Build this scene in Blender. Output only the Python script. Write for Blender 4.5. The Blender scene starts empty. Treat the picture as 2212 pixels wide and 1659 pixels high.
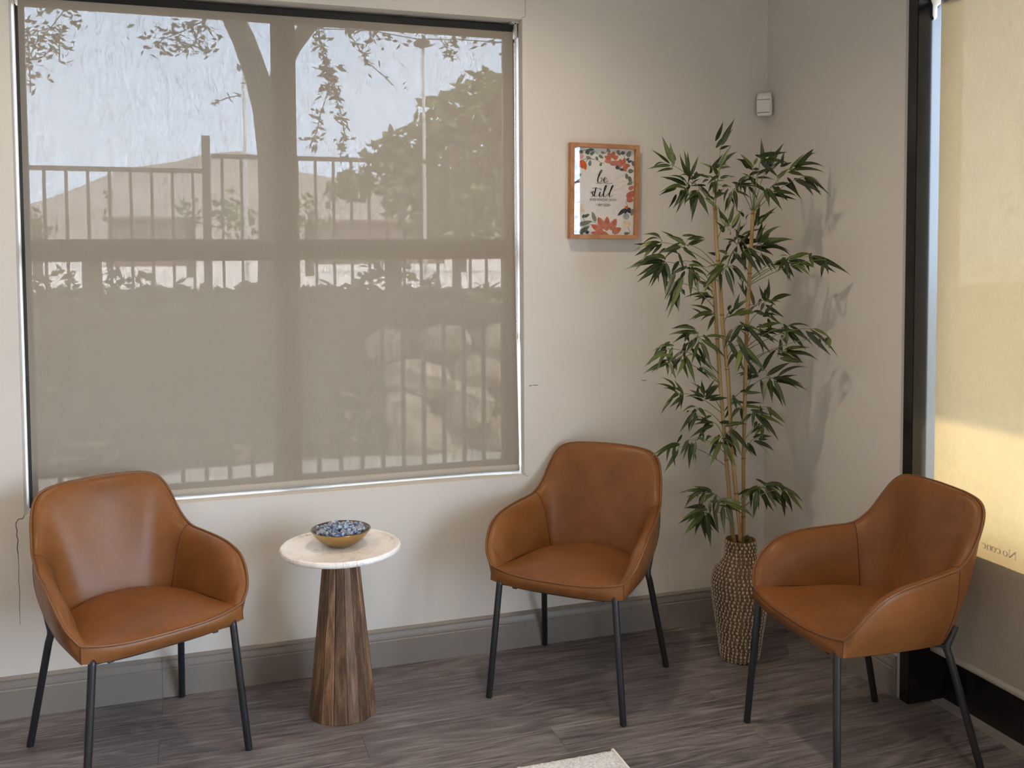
import bpy, bmesh, math, random
from mathutils import Vector, Matrix, Euler

rng = random.Random(7)
SC = bpy.context.scene
COL = SC.collection
PI = math.pi

# ------------------------------------------------------------------ camera
FPX, PX, PY = 2071.1, 1115.42, 650.61
CAM = Vector((-2.13198, -3.31204, 1.45))
RT = Vector((0.95001684, -0.31215012, -0.00550475))
UP = Vector((0.02037955, 0.04441051, 0.99880548))
FW = Vector((0.31153278, 0.94899421, -0.04855221))
cd = bpy.data.cameras.new('camera')
cam = bpy.data.objects.new('camera', cd)
COL.objects.link(cam)
cd.sensor_fit = 'HORIZONTAL'
cd.sensor_width = 36.0
cd.lens = 36.0 * FPX / 2212.0
cd.shift_x = (1106.0 - PX) / 2212.0
cd.shift_y = (PY - 829.5) / 2212.0
cd.clip_start = 0.05
cd.clip_end = 600
m = Matrix((RT, UP, -FW)).transposed().to_4x4()
m.translation = CAM
cam.matrix_world = m
cd.dof.use_dof = True
cd.dof.focus_distance = 3.3
cd.dof.aperture_fstop = 36.0 * FPX / 2212.0 / 5.0     # 5 mm opening, like a phone lens
SC.camera = cam

# ------------------------------------------------------------------ world, sun, exposure
world = bpy.data.worlds.new('daylight')
SC.world = world
world.use_nodes = True
bg = world.node_tree.nodes['Background']
bg.inputs[0].default_value = (0.73, 0.87, 1.11, 1)
bg.inputs[1].default_value = 20.0

SUN_DIR = Vector((-0.62, 0.36, -0.70)).normalized()      # the way the light travels
sl = bpy.data.lights.new('sun', 'SUN')
sl.energy = 40.0
sl.color = (1.0, 0.90, 0.74)
sl.angle = math.radians(0.55)
sun = bpy.data.objects.new('sun', sl)
COL.objects.link(sun)
sun.rotation_euler = SUN_DIR.to_track_quat('-Z', 'Y').to_euler()
sun.location = (6, -4, 8)

SC.view_settings.view_transform = 'Standard'
SC.view_settings.look = 'None'
SC.view_settings.exposure = -0.10
SC.view_settings.gamma = 1.0
SC.view_settings.use_curve_mapping = False
CAN_POWER = 58.0
CAN_COLOR = (1.0, 0.80, 0.58)

def portal(name, loc, rot, sx, sy):
    l = bpy.data.lights.new(name, 'AREA')
    l.shape = 'RECTANGLE'
    l.size, l.size_y = sx, sy
    l.cycles.is_portal = True
    o = bpy.data.objects.new(name, l)
    COL.objects.link(o)
    o.location = loc
    o.rotation_euler = rot

portal('back_window_portal', (-1.85, 0.19, 1.47), (-PI / 2, 0, 0), 1.66, 1.66)
portal('storefront_portal', (0.22, -1.43, 1.43), (0, PI / 2, 0), 1.65, 1.18)
portal('door_portal', (0.24, -3.26, 1.2), (0, PI / 2, 0), 2.2, 2.36)        # daylight of the glazed door

# ------------------------------------------------------------------ helpers
def at(px, py, axis, value):
    d = FW + RT * ((px - PX) / FPX) - UP * ((py - PY) / FPX)
    t = (value - CAM[axis]) / d[axis]
    return CAM + d * t

def at_depth(px, py, depth):
    d = FW + RT * ((px - PX) / FPX) - UP * ((py - PY) / FPX)
    return CAM + d * depth

def srgb(r, g, b):
    f = lambda c: ((c / 255.0 + 0.055) / 1.055) ** 2.4 if c > 10 else c / 255.0 / 12.92
    return (f(r), f(g), f(b), 1.0)

def empty(name, loc=(0, 0, 0), rotz=0.0, parent=None):
    o = bpy.data.objects.new(name, None)
    o.empty_display_size = 0.05
    COL.objects.link(o)
    o.location = loc
    o.rotation_euler = (0, 0, rotz)
    if parent:
        o.parent = parent
    return o

def tag(o, label=None, cat=None, group=None, kind=None):
    if label: o['label'] = label
    if cat: o['category'] = cat
    if group: o['group'] = group
    if kind: o['kind'] = kind
    return o

def mesh(name, verts, faces, smooth=False):
    me = bpy.data.meshes.new(name)
    me.from_pydata([tuple(v) for v in verts], [], faces)
    me.validate()
    if smooth:
        me.polygons.foreach_set('use_smooth', [True] * len(me.polygons))
    return me

def link(name, me, mat=None, parent=None, loc=None, rot=None, scale=None):
    o = bpy.data.objects.new(name, me)
    COL.objects.link(o)
    if mat is not None and len(me.materials) == 0:
        me.materials.append(mat)
    if parent: o.parent = parent
    if loc is not None: o.location = loc
    if rot is not None: o.rotation_euler = rot
    if scale is not None: o.scale = scale
    return o

class MB:
    def __init__(self):
        self.v = []; self.f = []
    def box(self, x0, x1, y0, y1, z0, z1):
        n = len(self.v)
        for x in (x0, x1):
            for y in (y0, y1):
                for z in (z0, z1):
                    self.v.append((x, y, z))
        for q in ((0, 1, 3, 2), (4, 6, 7, 5), (0, 4, 5, 1), (2, 3, 7, 6), (0, 2, 6, 4), (1, 5, 7, 3)):
            self.f.append(tuple(n + i for i in q))
        return self
    def quad(self, a, b, c, d):
        n = len(self.v)
        self.v += [tuple(a), tuple(b), tuple(c), tuple(d)]
        self.f.append((n, n + 1, n + 2, n + 3))
        return self
    def poly(self, pts):
        n = len(self.v)
        self.v += [tuple(p) for p in pts]
        self.f.append(tuple(range(n, n + len(pts))))
        return self
    def tube(self, pts, rad, sides=8, caps=True, closed=False):
        pts = [Vector(p) for p in pts]
        k = len(pts)
        n0 = len(self.v)
        ref = None
        for i, p in enumerate(pts):
            if closed:
                t = pts[(i + 1) % k] - pts[i - 1]
            else:
                t = pts[min(i + 1, k - 1)] - pts[max(i - 1, 0)]
            t.normalize()
            if ref is None:
                ref = Vector((0, 0, 1)) if abs(t.z) < 0.9 else Vector((1, 0, 0))
            a = t.cross(ref)
            if a.length < 1e-6: a = t.orthogonal()
            a.normalize()
            b = a.cross(t).normalized()
            ref = b
            r = rad[i] if isinstance(rad, (list, tuple)) else rad
            for s in range(sides):
                an = 2 * PI * s / sides
                self.v.append(tuple(p + (a * math.cos(an) + b * math.sin(an)) * r))
        for i in range(k if closed else k - 1):
            j = (i + 1) % k
            for s in range(sides):
                s2 = (s + 1) % sides
                self.f.append((n0 + i * sides + s, n0 + i * sides + s2, n0 + j * sides + s2, n0 + j * sides + s))
        if caps and not closed:
            self.f.append(tuple(n0 + s for s in reversed(range(sides))))
            self.f.append(tuple(n0 + (k - 1) * sides + s for s in range(sides)))
        return self
    def lathe(self, prof, sides=32, cx=0, cy=0, close=False):
        n0 = len(self.v); k = len(prof)
        for r, z in prof:
            for s in range(sides):
                an = 2 * PI * s / sides
                self.v.append((cx + r * math.cos(an), cy + r * math.sin(an), z))
        for i in range(k - 1 if not close else k):
            j = (i + 1) % k
            for s in range(sides):
                s2 = (s + 1) % sides
                self.f.append((n0 + i * sides + s, n0 + i * sides + s2, n0 + j * sides + s2, n0 + j * sides + s))
        return self
    def sphere(self, c, r, seg=10, rings=6, sc=(1, 1, 1)):
        n0 = len(self.v)
        c = Vector(c)
        self.v.append(tuple(c + Vector((0, 0, r * sc[2]))))
        for i in range(1, rings):
            ph = PI * i / rings
            for s in range(seg):
                an = 2 * PI * s / seg
                self.v.append((c.x + r * sc[0] * math.sin(ph) * math.cos(an), c.y + r * sc[1] * math.sin(ph) * math.sin(an), c.z + r * sc[2] * math.cos(ph)))
        self.v.append(tuple(c - Vector((0, 0, r * sc[2]))))
        last = len(self.v) - 1
        for s in range(seg):
            s2 = (s + 1) % seg
            self.f.append((n0, n0 + 1 + s, n0 + 1 + s2))
            for i in range(rings - 2):
                a = n0 + 1 + i * seg
                self.f.append((a + s, a + seg + s, a + seg + s2, a + s2))
            a = n0 + 1 + (rings - 2) * seg
            self.f.append((a + s, last, a + s2))
        return self
    def grid(self, rows):
        n0 = len(self.v); k = len(rows[0])
        for r in rows: self.v += [tuple(p) for p in r]
        for i in range(len(rows) - 1):
            for j in range(k - 1):
                a = n0 + i * k + j
                self.f.append((a, a + 1, a + k + 1, a + k))
        return self
    def me(self, name, smooth=False):
        return mesh(name, self.v, self.f, smooth)
    def build(self, name, mat=None, parent=None, smooth=False, bevel=0.0, seg=2, loc=None, fix=True):
        me = self.me(name, smooth)
        if fix or bevel:
            bm = bmesh.new(); bm.from_mesh(me)
            if bevel:
                bmesh.ops.remove_doubles(bm, verts=bm.verts, dist=1e-6)
                bmesh.ops.bevel(bm, geom=bm.edges[:], offset=bevel, segments=seg, affect='EDGES', clamp_overlap=True)
            bmesh.ops.recalc_face_normals(bm, faces=bm.faces)
            bm.to_mesh(me); bm.free()
        return link(name, me, mat, parent, loc)

def smooth_by_angle(o, ang=40):
    me = o.data
    me.polygons.foreach_set('use_smooth', [True] * len(me.polygons))
    me.set_sharp_from_angle(angle=math.radians(ang))

# ------------------------------------------------------------------ materials
class NT:
    def __init__(self, name):
        self.m = bpy.data.materials.new(name)
        self.m.use_nodes = True
        self.t = self.m.node_tree
        self.t.nodes.clear()
        self.out = self.n('ShaderNodeOutputMaterial')
    def n(self, kind, **kw):
        nd = self.t.nodes.new(kind)
        for k, v in kw.items(): setattr(nd, k, v)
        return nd
    def l(self, a, b): self.t.links.new(a, b)
    def coord(self, kind='Object', scale=(1, 1, 1), loc=(0, 0, 0), rot=(0, 0, 0), rand=0.0):
        tc = self.n('ShaderNodeTexCoord')
        mp = self.n('ShaderNodeMapping')
        mp.inputs['Scale'].default_value = scale
        mp.inputs['Location'].default_value = loc
        mp.inputs['Rotation'].default_value = rot
        src = tc.outputs[kind]
        if rand:
            oi = self.n('ShaderNodeObjectInfo')
            ml = self.n('ShaderNodeVectorMath', operation='SCALE')
            cb = self.n('ShaderNodeCombineXYZ')
            for i in range(3): self.l(oi.outputs['Random'], cb.inputs[i])
            self.l(cb.outputs[0], ml.inputs[0]); ml.inputs['Scale'].default_value = rand
            ad = self.n('ShaderNodeVectorMath', operation='ADD')
            self.l(src, ad.inputs[0]); self.l(ml.outputs[0], ad.inputs[1])
            src = ad.outputs[0]
        self.l(src, mp.inputs['Vector'])
        return mp.outputs[0]
    def noise(self, vec, scale=5, detail=4, rough=0.5, dist=0.0):
        nd = self.n('ShaderNodeTexNoise')
        nd.inputs['Scale'].default_value = scale
        nd.inputs['Detail'].default_value = detail
        nd.inputs['Roughness'].default_value = rough
        nd.inputs['Distortion'].default_value = dist
        if vec is not None: self.l(vec, nd.inputs['Vector'])
        return nd.outputs[0]
    def ramp(self, fac, stops, interp='LINEAR'):
        nd = self.n('ShaderNodeValToRGB')
        cr = nd.color_ramp
        cr.interpolation = interp
        while len(cr.elements) < len(stops): cr.elements.new(0.5)
        for e, (p, c) in zip(cr.elements, stops):
            e.position = p; e.color = c
        self.l(fac, nd.inputs[0])
        return nd.outputs[0]
    def mix(self, fac, a, b, mode='MIX'):
        nd = self.n('ShaderNodeMix', data_type='RGBA', blend_type=mode)
        for i, v in ((0, fac), (6, a), (7, b)):
            if isinstance(v, (int, float)): nd.inputs[i].default_value = v
            elif isinstance(v, tuple): nd.inputs[i].default_value = v
            else: self.l(v, nd.inputs[i])
        return nd.outputs[2]
    def math(self, op, a, b=0.0):
        nd = self.n('ShaderNodeMath', operation=op)
        for i, v in ((0, a), (1, b)):
            if isinstance(v, (int, float)): nd.inputs[i].default_value = v
            else: self.l(v, nd.inputs[i])
        return nd.outputs[0]
    def bump(self, h, strength=0.2, dist=0.01):
        nd = self.n('ShaderNodeBump')
        nd.inputs['Strength'].default_value = strength
        nd.inputs['Distance'].default_value = dist
        self.l(h, nd.inputs['Height'])
        return nd.outputs[0]
    def pbr(self, color, rough=0.5, metal=0.0, normal=None, spec=None, trans=None, coat=None, sub=None):
        b = self.n('ShaderNodeBsdfPrincipled')
        if isinstance(color, tuple): b.inputs['Base Color'].default_value = color
        else: self.l(color, b.inputs['Base Color'])
        if isinstance(rough, (int, float)): b.inputs['Roughness'].default_value = rough
        else: self.l(rough, b.inputs['Roughness'])
        b.inputs['Metallic'].default_value = metal
        if spec is not None: b.inputs['Specular IOR Level'].default_value = spec
        if coat is not None: b.inputs['Coat Weight'].default_value = coat
        if trans is not None: b.inputs['Transmission Weight'].default_value = trans
        if normal is not None: self.l(normal, b.inputs['Normal'])
        self.l(b.outputs[0], self.out.inputs[0])
        return b

def plain(name, color, rough=0.5, metal=0.0, var=0.06, scale=30, bump=0.0, spec=None, rand=1.0):
    t = NT(name)
    v = t.coord('Object', rand=rand)
    n = t.noise(v, scale, 3)
    d = tuple(c * (1 - var) for c in color[:3]) + (1,)
    l = tuple(min(1, c * (1 + var)) for c in color[:3]) + (1,)
    c = t.ramp(n, [(0.3, d), (0.7, l)])
    nm = t.bump(n, bump, 0.004) if bump else None
    t.pbr(c, rough, metal, nm, spec)
    return t.m

def wall_mat(name, col):
    t = NT(name)
    v = t.coord('Object')
    big = t.noise(v, 1.3, 2)
    fine = t.noise(v, 240, 3, 0.6)
    c = t.ramp(big, [(0.3, tuple(x * 0.97 for x in col[:3]) + (1,)), (0.7, tuple(x * 1.02 for x in col[:3]) + (1,))])
    t.pbr(c, 0.55, 0, t.bump(fine, 0.06, 0.002), 0.35)
    return t.m

M = {}
WALL = (0.64, 0.60, 0.548, 1)
M['wall'] = wall_mat('painted_wall', WALL)
M['ceiling'] = wall_mat('ceiling_paint', (0.42, 0.41, 0.40, 1))  # greyed below white so the ceiling bounces less light
M['baseboard'] = plain('baseboard_paint', (0.222, 0.194, 0.172, 1), 0.42, var=0.03, scale=3, rand=0)
M['black_metal'] = plain('black_frame_paint', (0.010, 0.009, 0.009, 1), 0.20, var=0.2, scale=8, rand=0)
M['leg'] = plain('black_powder_coat', (0.014, 0.0145, 0.017, 1), 0.38, var=0.1, scale=60)
M['white_plastic'] = plain('white_plastic', (0.78, 0.75, 0.72, 1), 0.4, var=0.03)
M['white_metal'] = plain('white_bracket', (0.80, 0.78, 0.75, 1), 0.35, var=0.03)
M['crack'] = plain('plaster_crack', (0.05, 0.04, 0.035, 1), 0.9)
M['subfloor'] = plain('subfloor', (0.06, 0.052, 0.05, 1), 0.9, rand=0)
M['threshold'] = plain('threshold_strip', (0.20, 0.18, 0.165, 1), 0.6, scale=12, var=0.1, rand=0)
M['panel'] = plain('grey_panel', (0.10, 0.095, 0.095, 1), 0.6, rand=0)
M['lens_white'] = plain('sensor_lens', (0.70, 0.67, 0.62, 1), 0.3, var=0.02)
M['outer'] = plain('stucco', (0.42, 0.36, 0.29, 1), 0.9, scale=40, rand=0)

def wood_floor():
    t = NT('grey_plank')
    v = t.coord('Object', (1.0, 9.0, 1.0), rand=37.0)
    warp = t.noise(t.coord('Object', (1.1, 5.0, 1.0), rand=37.0), 1.6, 3, 0.5)
    addv = t.n('ShaderNodeVectorMath', operation='ADD')
    sc = t.n('ShaderNodeVectorMath', operation='SCALE')
    cb = t.n('ShaderNodeCombineXYZ')
    t.l(warp, cb.inputs[1])
    t.l(cb.outputs[0], sc.inputs[0]); sc.inputs['Scale'].default_value = 2.6
    t.l(v, addv.inputs[0]); t.l(sc.outputs[0], addv.inputs[1])
    grain0 = t.noise(addv.outputs[0], 6.0, 8, 0.72)
    fig = t.noise(t.coord('Object', (0.55, 4.6, 1.0), rand=37.0), 1.9, 2, 0.5, 0.3)
    ring = t.math('FRACT', t.math('MULTIPLY', fig, 13.0))
    ring = t.math('ABSOLUTE', t.math('SUBTRACT', t.math('MULTIPLY', ring, 2.0), 1.0))
    grain = t.math('ADD', t.math('MULTIPLY', grain0, 0.72), t.math('ADD', t.math('MULTIPLY', ring, 0.20), 0.04))
    fine = t.noise(t.coord('Object', (1.3, 60.0, 1.0), rand=37.0), 3.0, 5, 0.7)
    big = t.noise(t.coord('Object', (0.9, 6.0, 1.0), rand=17.0), 1.5, 2, 0.5)
    c = t.ramp(grain, [(0.36, srgb(58, 49, 48)), (0.45, srgb(94, 84, 83)), (0.54, srgb(122, 112, 110)), (0.64, srgb(150, 141, 139))])
    c = t.mix(0.45, c, t.ramp(fine, [(0.38, srgb(52, 44, 44)), (0.5, srgb(108, 98, 97)), (0.62, srgb(160, 151, 149))]))
    c = t.mix(0.22, c, t.ramp(big, [(0.35, srgb(66, 58, 58)), (0.65, srgb(146, 136, 133))]))
    oi = t.n('ShaderNodeObjectInfo')
    tone = t.ramp(oi.outputs['Random'], [(0, (0.84, 0.89, 0.94, 1)), (1, (1.0, 1.05, 1.10, 1))])
    c = t.mix(1.0, c, tone, 'MULTIPLY')
    rg = t.math('ADD', t.math('MULTIPLY', grain, 0.2), 0.34)
    t.pbr(c, rg, 0, t.bump(fine, 0.12, 0.001), 0.4)
    return t.m
M['plank'] = wood_floor()

def leather():
    t = NT('tan_leather')
    v = t.coord('Object', rand=3.0)
    big = t.noise(v, 7, 4, 0.6)
    sm = t.noise(v, 420, 3, 0.6)
    wr = t.noise(t.coord('Object', (1, 1, 1), rand=3.0), 38, 5, 0.65, 0.6)
    c = t.ramp(big, [(0.28, (0.148, 0.054, 0.0135, 1)), (0.5, (0.185, 0.069, 0.0175, 1)), (0.75, (0.222, 0.086, 0.024, 1))])
    c = t.mix(0.12, c, t.ramp(wr, [(0.35, (0.12, 0.04, 0.012, 1)), (0.65, (0.27, 0.105, 0.035, 1))]))
    ad = t.math('ADD', sm, t.math('MULTIPLY', wr, 0.6))
    t.pbr(c, t.math('ADD', t.math('MULTIPLY', big, 0.16), 0.32), 0, t.bump(ad, 0.10, 0.0012), 0.30)
    return t.m
M['leather'] = leather()
M['piping'] = plain('leather_piping', (0.150, 0.055, 0.0135, 1), 0.4, var=0.1, scale=120)
M['seam'] = plain('seam_thread', (0.055, 0.018, 0.007, 1), 0.7)

def shade_fabric(name, lo, hi, col, tcol, sx, sz, ax):
    t = NT(name)
    sc = (sx, sx, sz) if ax == 'x' else (sx, sx, sz)
    n1 = t.noise(t.coord('Object', sc), 1.0, 3, 0.7)
    n2 = t.noise(t.coord('Object', (sx * 0.12, sx * 0.12, sz * 0.25)), 1.0, 2, 0.5)
    n3 = t.noise(t.coord('Object', (sx * 0.35, sx * 0.35, sz * 12)), 1.0, 2, 0.5)
    s = t.math('ADD', t.math('MULTIPLY', n1, 0.70), t.math('ADD', t.math('MULTIPLY', n2, 0.15), t.math('MULTIPLY', n3, 0.15)))
    mr = t.n('ShaderNodeMapRange')
    mr.inputs['From Min'].default_value = 0.34; mr.inputs['From Max'].default_value = 0.66
    mr.inputs['To Min'].default_value = lo; mr.inputs['To Max'].default_value = hi
    t.l(s, mr.inputs['Value'])
    weave = t.mix(0.5, t.ramp(n3, [(0.3, tuple(c * 0.95 for c in col[:3]) + (1,)), (0.7, tuple(c * 1.05 for c in col[:3]) + (1,))]), t.ramp(s, [(0.36, tuple(c * 0.93 for c in col[:3]) + (1,)), (0.64, tuple(c * 1.07 for c in col[:3]) + (1,))]))
    df = t.n('ShaderNodeBsdfDiffuse'); t.l(weave, df.inputs[0])
    tl = t.n('ShaderNodeBsdfTranslucent')
    tn = t.ramp(s, [(0.36, tuple(c * 0.8 for c in tcol[:3]) + (1,)), (0.64, tuple(c * 1.15 for c in tcol[:3]) + (1,))])
    t.l(tn, tl.inputs[0])
    ad = t.n('ShaderNodeAddShader'); t.l(df.outputs[0], ad.inputs[0]); t.l(tl.outputs[0], ad.inputs[1])
    tr = t.n('ShaderNodeBsdfTransparent')
    mx = t.n('ShaderNodeMixShader')
    t.l(mr.outputs[0], mx.inputs[0]); t.l(ad.outputs[0], mx.inputs[1]); t.l(tr.outputs[0], mx.inputs[2])
    t.l(mx.outputs[0], t.out.inputs[0])
    return t.m
M['shade'] = shade_fabric('screen_fabric', 0.015, 0.046, (0.285, 0.243, 0.197, 1), (0.0075, 0.0065, 0.0055, 1), 560, 60, 'x')
M['shade_right'] = shade_fabric('dense_screen_fabric', 0.0, 0.008, (0.34, 0.30, 0.25, 1), (0.064, 0.0465, 0.0225, 1), 420, 70, 'y')
M['hem'] = plain('shade_hem', (0.40, 0.36, 0.31, 1), 0.8, var=0.04, scale=200, rand=0)

def glass_mat(name, refl=0.06, tint=(0.96, 0.98, 0.97, 1)):
    t = NT(name)
    tr = t.n('ShaderNodeBsdfTransparent'); tr.inputs[0].default_value = tint
    gl = t.n('ShaderNodeBsdfGlossy'); gl.inputs['Roughness'].default_value = 0.02
    v = t.coord('Object'); nz = t.noise(v, 2.0, 1)
    mx = t.n('ShaderNodeMixShader')
    fr = t.n('ShaderNodeLayerWeight'); fr.inputs[0].default_value = 0.5
    f5 = t.math('POWER', fr.outputs['Facing'], 5.0)
    f2 = t.math('ADD', t.math('MULTIPLY', f5, 0.9), t.math('ADD', t.math('MULTIPLY', nz, 0.004), refl * 0.5))
    t.l(f2, mx.inputs[0]); t.l(tr.outputs[0], mx.inputs[1]); t.l(gl.outputs[0], mx.inputs[2])
    t.l(mx.outputs[0], t.out.inputs[0])
    return t.m
M['glass'] = glass_mat('window_glass')
M['picture_glass'] = glass_mat('picture_glass', 0.085, (0.98, 0.98, 0.98, 1))

def stave_wood():
    t = NT('stave_wood')
    v = t.coord('Object', (26, 26, 1.6), rand=23.0)
    g = t.noise(v, 2.2, 6, 0.62, 0.7)
    f = t.noise(t.coord('Object', (160, 160, 7), rand=23.0), 2.0, 3, 0.6)
    k = t.noise(t.coord('Object', (9, 9, 5), rand=51.0), 1.6, 3, 0.6, 1.5)
    c = t.ramp(g, [(0.32, srgb(46, 33, 24)), (0.45, srgb(86, 65, 48)), (0.56, srgb(120, 95, 72)), (0.70, srgb(158, 132, 106))])
    c = t.mix(0.25, c, t.ramp(f, [(0.3, srgb(58, 38, 26)), (0.7, srgb(150, 118, 92))]))
    c = t.mix(t.ramp(k, [(0.60, (0, 0, 0, 1)), (0.72, (0.7, 0.7, 0.7, 1))]), c, srgb(146, 98, 62))
    oi = t.n('ShaderNodeObjectInfo')
    tone = t.ramp(oi.outputs['Random'], [(0, (0.62, 0.58, 0.54, 1)), (0.35, (0.86, 0.82, 0.76, 1)), (0.7, (1.0, 0.92, 0.82, 1)), (1, (1.35, 1.28, 1.22, 1))])
    c = t.mix(1.0, c, tone, 'MULTIPLY')
    t.pbr(c, 0.5, 0, t.bump(f, 0.15, 0.001), 0.4)
    return t.m
M['stave'] = stave_wood()

def marble():
    t = NT('white_marble')
    v = t.coord('Object')
    w = t.noise(v, 9, 5, 0.65, 2.2)
    vein = t.math('ABSOLUTE', t.math('SUBTRACT', w, 0.5))
    msk = t.noise(v, 7, 2, 0.5)
    vf = t.ramp(vein, [(0.0, (1, 1, 1, 1)), (0.03, (0, 0, 0, 1))])
    vm = t.math('MULTIPLY', vf, t.ramp(msk, [(0.48, (0, 0, 0, 1)), (0.62, (0.8, 0.8, 0.8, 1))]))
    w2 = t.noise(v, 26, 5, 0.6, 1.6)
    vein2 = t.ramp(t.math('ABSOLUTE', t.math('SUBTRACT', w2, 0.5)), [(0.0, (0.14, 0.14, 0.14, 1)), (0.012, (0, 0, 0, 1))])
    base = t.ramp(t.noise(v, 12, 3), [(0.35, (0.80, 0.76, 0.735, 1)), (0.65, (0.90, 0.875, 0.855, 1))])
    c = t.mix(vm, base, (0.27, 0.25, 0.26, 1))
    c = t.mix(vein2, c, (0.42, 0.39, 0.39, 1))
    t.pbr(c, 0.3, 0, None, 0.5)
    return t.m
M['marble'] = marble()
t = NT('brass_glaze')
_v = t.coord('Object'); _n = t.noise(_v, 30, 3)
t.pbr(t.ramp(_n, [(0.3, (0.42, 0.28, 0.115, 1)), (0.7, (0.50, 0.34, 0.15, 1))]), 0.28, 1.0, t.bump(_n, 0.05, 0.002))
M['gold'] = t.m
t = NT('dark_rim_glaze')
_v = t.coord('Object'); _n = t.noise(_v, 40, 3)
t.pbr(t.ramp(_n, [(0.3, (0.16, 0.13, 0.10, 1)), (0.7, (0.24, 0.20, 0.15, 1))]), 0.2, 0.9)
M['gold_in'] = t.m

def candy_mat(name, c1, c2, tr):
    t = NT(name)
    v = t.coord('Object', (1, 1, 1), rand=9.0)
    n = t.noise(v, 90, 2, 0.5, 0.6)
    c = t.ramp(n, [(0.42, c1), (0.56, c2)])
    t.pbr(c, 0.12, 0, t.bump(t.noise(v, 260, 3), 0.5, 0.003), 0.6, tr)
    return t.m
M['wrap_blue'] = candy_mat('blue_wrapper', (0.12, 0.20, 0.46, 1), (0.74, 0.82, 0.93, 1), 0.55)
M['wrap_clear'] = candy_mat('clear_wrapper', (0.68, 0.78, 0.92, 1), (0.92, 0.95, 0.98, 1), 0.7)

def frame_wood():
    t = NT('oak_frame')
    v = t.coord('Object', (60, 60, 60)); g = t.noise(t.coord('Object', (14, 90, 14)), 1.0, 5, 0.6, 0.5)
    c = t.ramp(g, [(0.3, srgb(150, 96, 58)), (0.7, srgb(194, 142, 98))])
    t.pbr(c, 0.5)
    return t.m
M['oak'] = frame_wood()
M['paper'] = plain('print_paper', (0.80, 0.765, 0.74, 1), 0.6, var=0.02, rand=0)
def ink(name, col, var=0.22):
    t = NT(name)
    n = t.noise(t.coord('Object', rand=0), 70, 3, 0.6, 0.5)
    c = t.ramp(n, [(0.3, tuple(x * (1 - var) for x in col[:3]) + (1,)), (0.7, tuple(min(1, x * (1 + var)) for x in col[:3]) + (1,))])
    t.pbr(c, 0.65, 0, None, 0.2)
    return t.m
INK = {'coral': srgb(196, 112, 98), 'rust': srgb(186, 92, 62), 'orange': srgb(204, 98, 40), 'pink': srgb(206, 160, 148),
       'cream': srgb(226, 212, 180), 'sage': srgb(122, 128, 112), 'green': srgb(92, 106, 92), 'navy': srgb(52, 58, 76),
       'grey': srgb(164, 166, 160), 'ink': srgb(34, 34, 44), 'small': srgb(120, 112, 112)}
for k, c in INK.items(): M['ink_' + k] = ink('print_' + k, c, 0.05 if k in ('ink', 'small') else 0.22)

def leaf_mat():
    t = NT('bamboo_leaf')
    oi = t.n('ShaderNodeObjectInfo')
    tc = t.n('ShaderNodeTexCoord')
    sp = t.n('ShaderNodeSeparateXYZ'); t.l(tc.outputs['Object'], sp.inputs[0])
    mid = t.ramp(t.math('ABSOLUTE', sp.outputs[1]), [(0.0, (1, 1, 1, 1)), (0.10, (0, 0, 0, 1))])
    base = t.ramp(oi.outputs['Random'], [(0.0, (0.013, 0.023, 0.005, 1)), (0.5, (0.024, 0.040, 0.007, 1)), (0.8, (0.050, 0.072, 0.011, 1)), (1.0, (0.120, 0.150, 0.026, 1))])
    n = t.noise(t.coord('Object', (3, 40, 1), rand=5.0), 1.5, 2)
    c = t.mix(t.math('MULTIPLY', n, 0.3), base, (0.05, 0.078, 0.018, 1))
    c = t.mix(t.math('MULTIPLY', mid, 0.55), c, (0.16, 0.22, 0.06, 1))
    t.pbr(c, 0.42, 0, None, 0.45)
    return t.m
M['leaf'] = leaf_mat()
M['twig'] = plain('green_twig', (0.16, 0.20, 0.07, 1), 0.5, var=0.2)
def cane_mat():
    t = NT('bamboo_cane')
    v = t.coord('Object', (90, 90, 3)); n = t.noise(v, 1.0, 4)
    c = t.ramp(n, [(0.3, srgb(128, 98, 58)), (0.55, srgb(164, 134, 86)), (0.75, srgb(146, 128, 76))])
    t.pbr(c, 0.42)
    return t.m
M['cane'] = cane_mat()
M['node'] = plain('cane_node', srgb(128, 92, 50), 0.5, var=0.2)
M['vase_coil'] = plain('rattan_coil', (0.145, 0.088, 0.040, 1), 0.75, var=0.35, scale=160, bump=0.3, rand=0)
M['stitch'] = plain('cream_stitch', (0.46, 0.375, 0.305, 1), 0.75, var=0.14, scale=50)
M['moss'] = plain('dry_moss', (0.075, 0.065, 0.03, 1), 0.9, var=0.4, scale=200)

def rug_mat():
    t = NT('ivory_rug')
    n = t.noise(t.coord('Object', (1.0, 1.0, 1)), 160, 4, 0.6)
    c = t.ramp(n, [(0.3, (0.46, 0.47, 0.485, 1)), (0.6, (0.80, 0.815, 0.835, 1))])
    t.pbr(c, 0.95, 0, t.bump(n, 0.6, 0.006), 0.1)
    return t.m
M['rug'] = rug_mat()
M['rug_edge'] = plain('rug_binding', (0.74, 0.72, 0.71, 1), 0.9, var=0.05, scale=300, rand=0)

# ================================================================== SETTING
XL, XR, ZS, ZT = -2.6761, -1.0164, 0.6373, 2.2951
CEIL = 2.75
XW, YW = -4.1, -4.6          # left wall, wall behind the camera
RECESS = 0.17

def struct(o, label, cat=None):
    return tag(o, label, cat, kind='structure')

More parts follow.
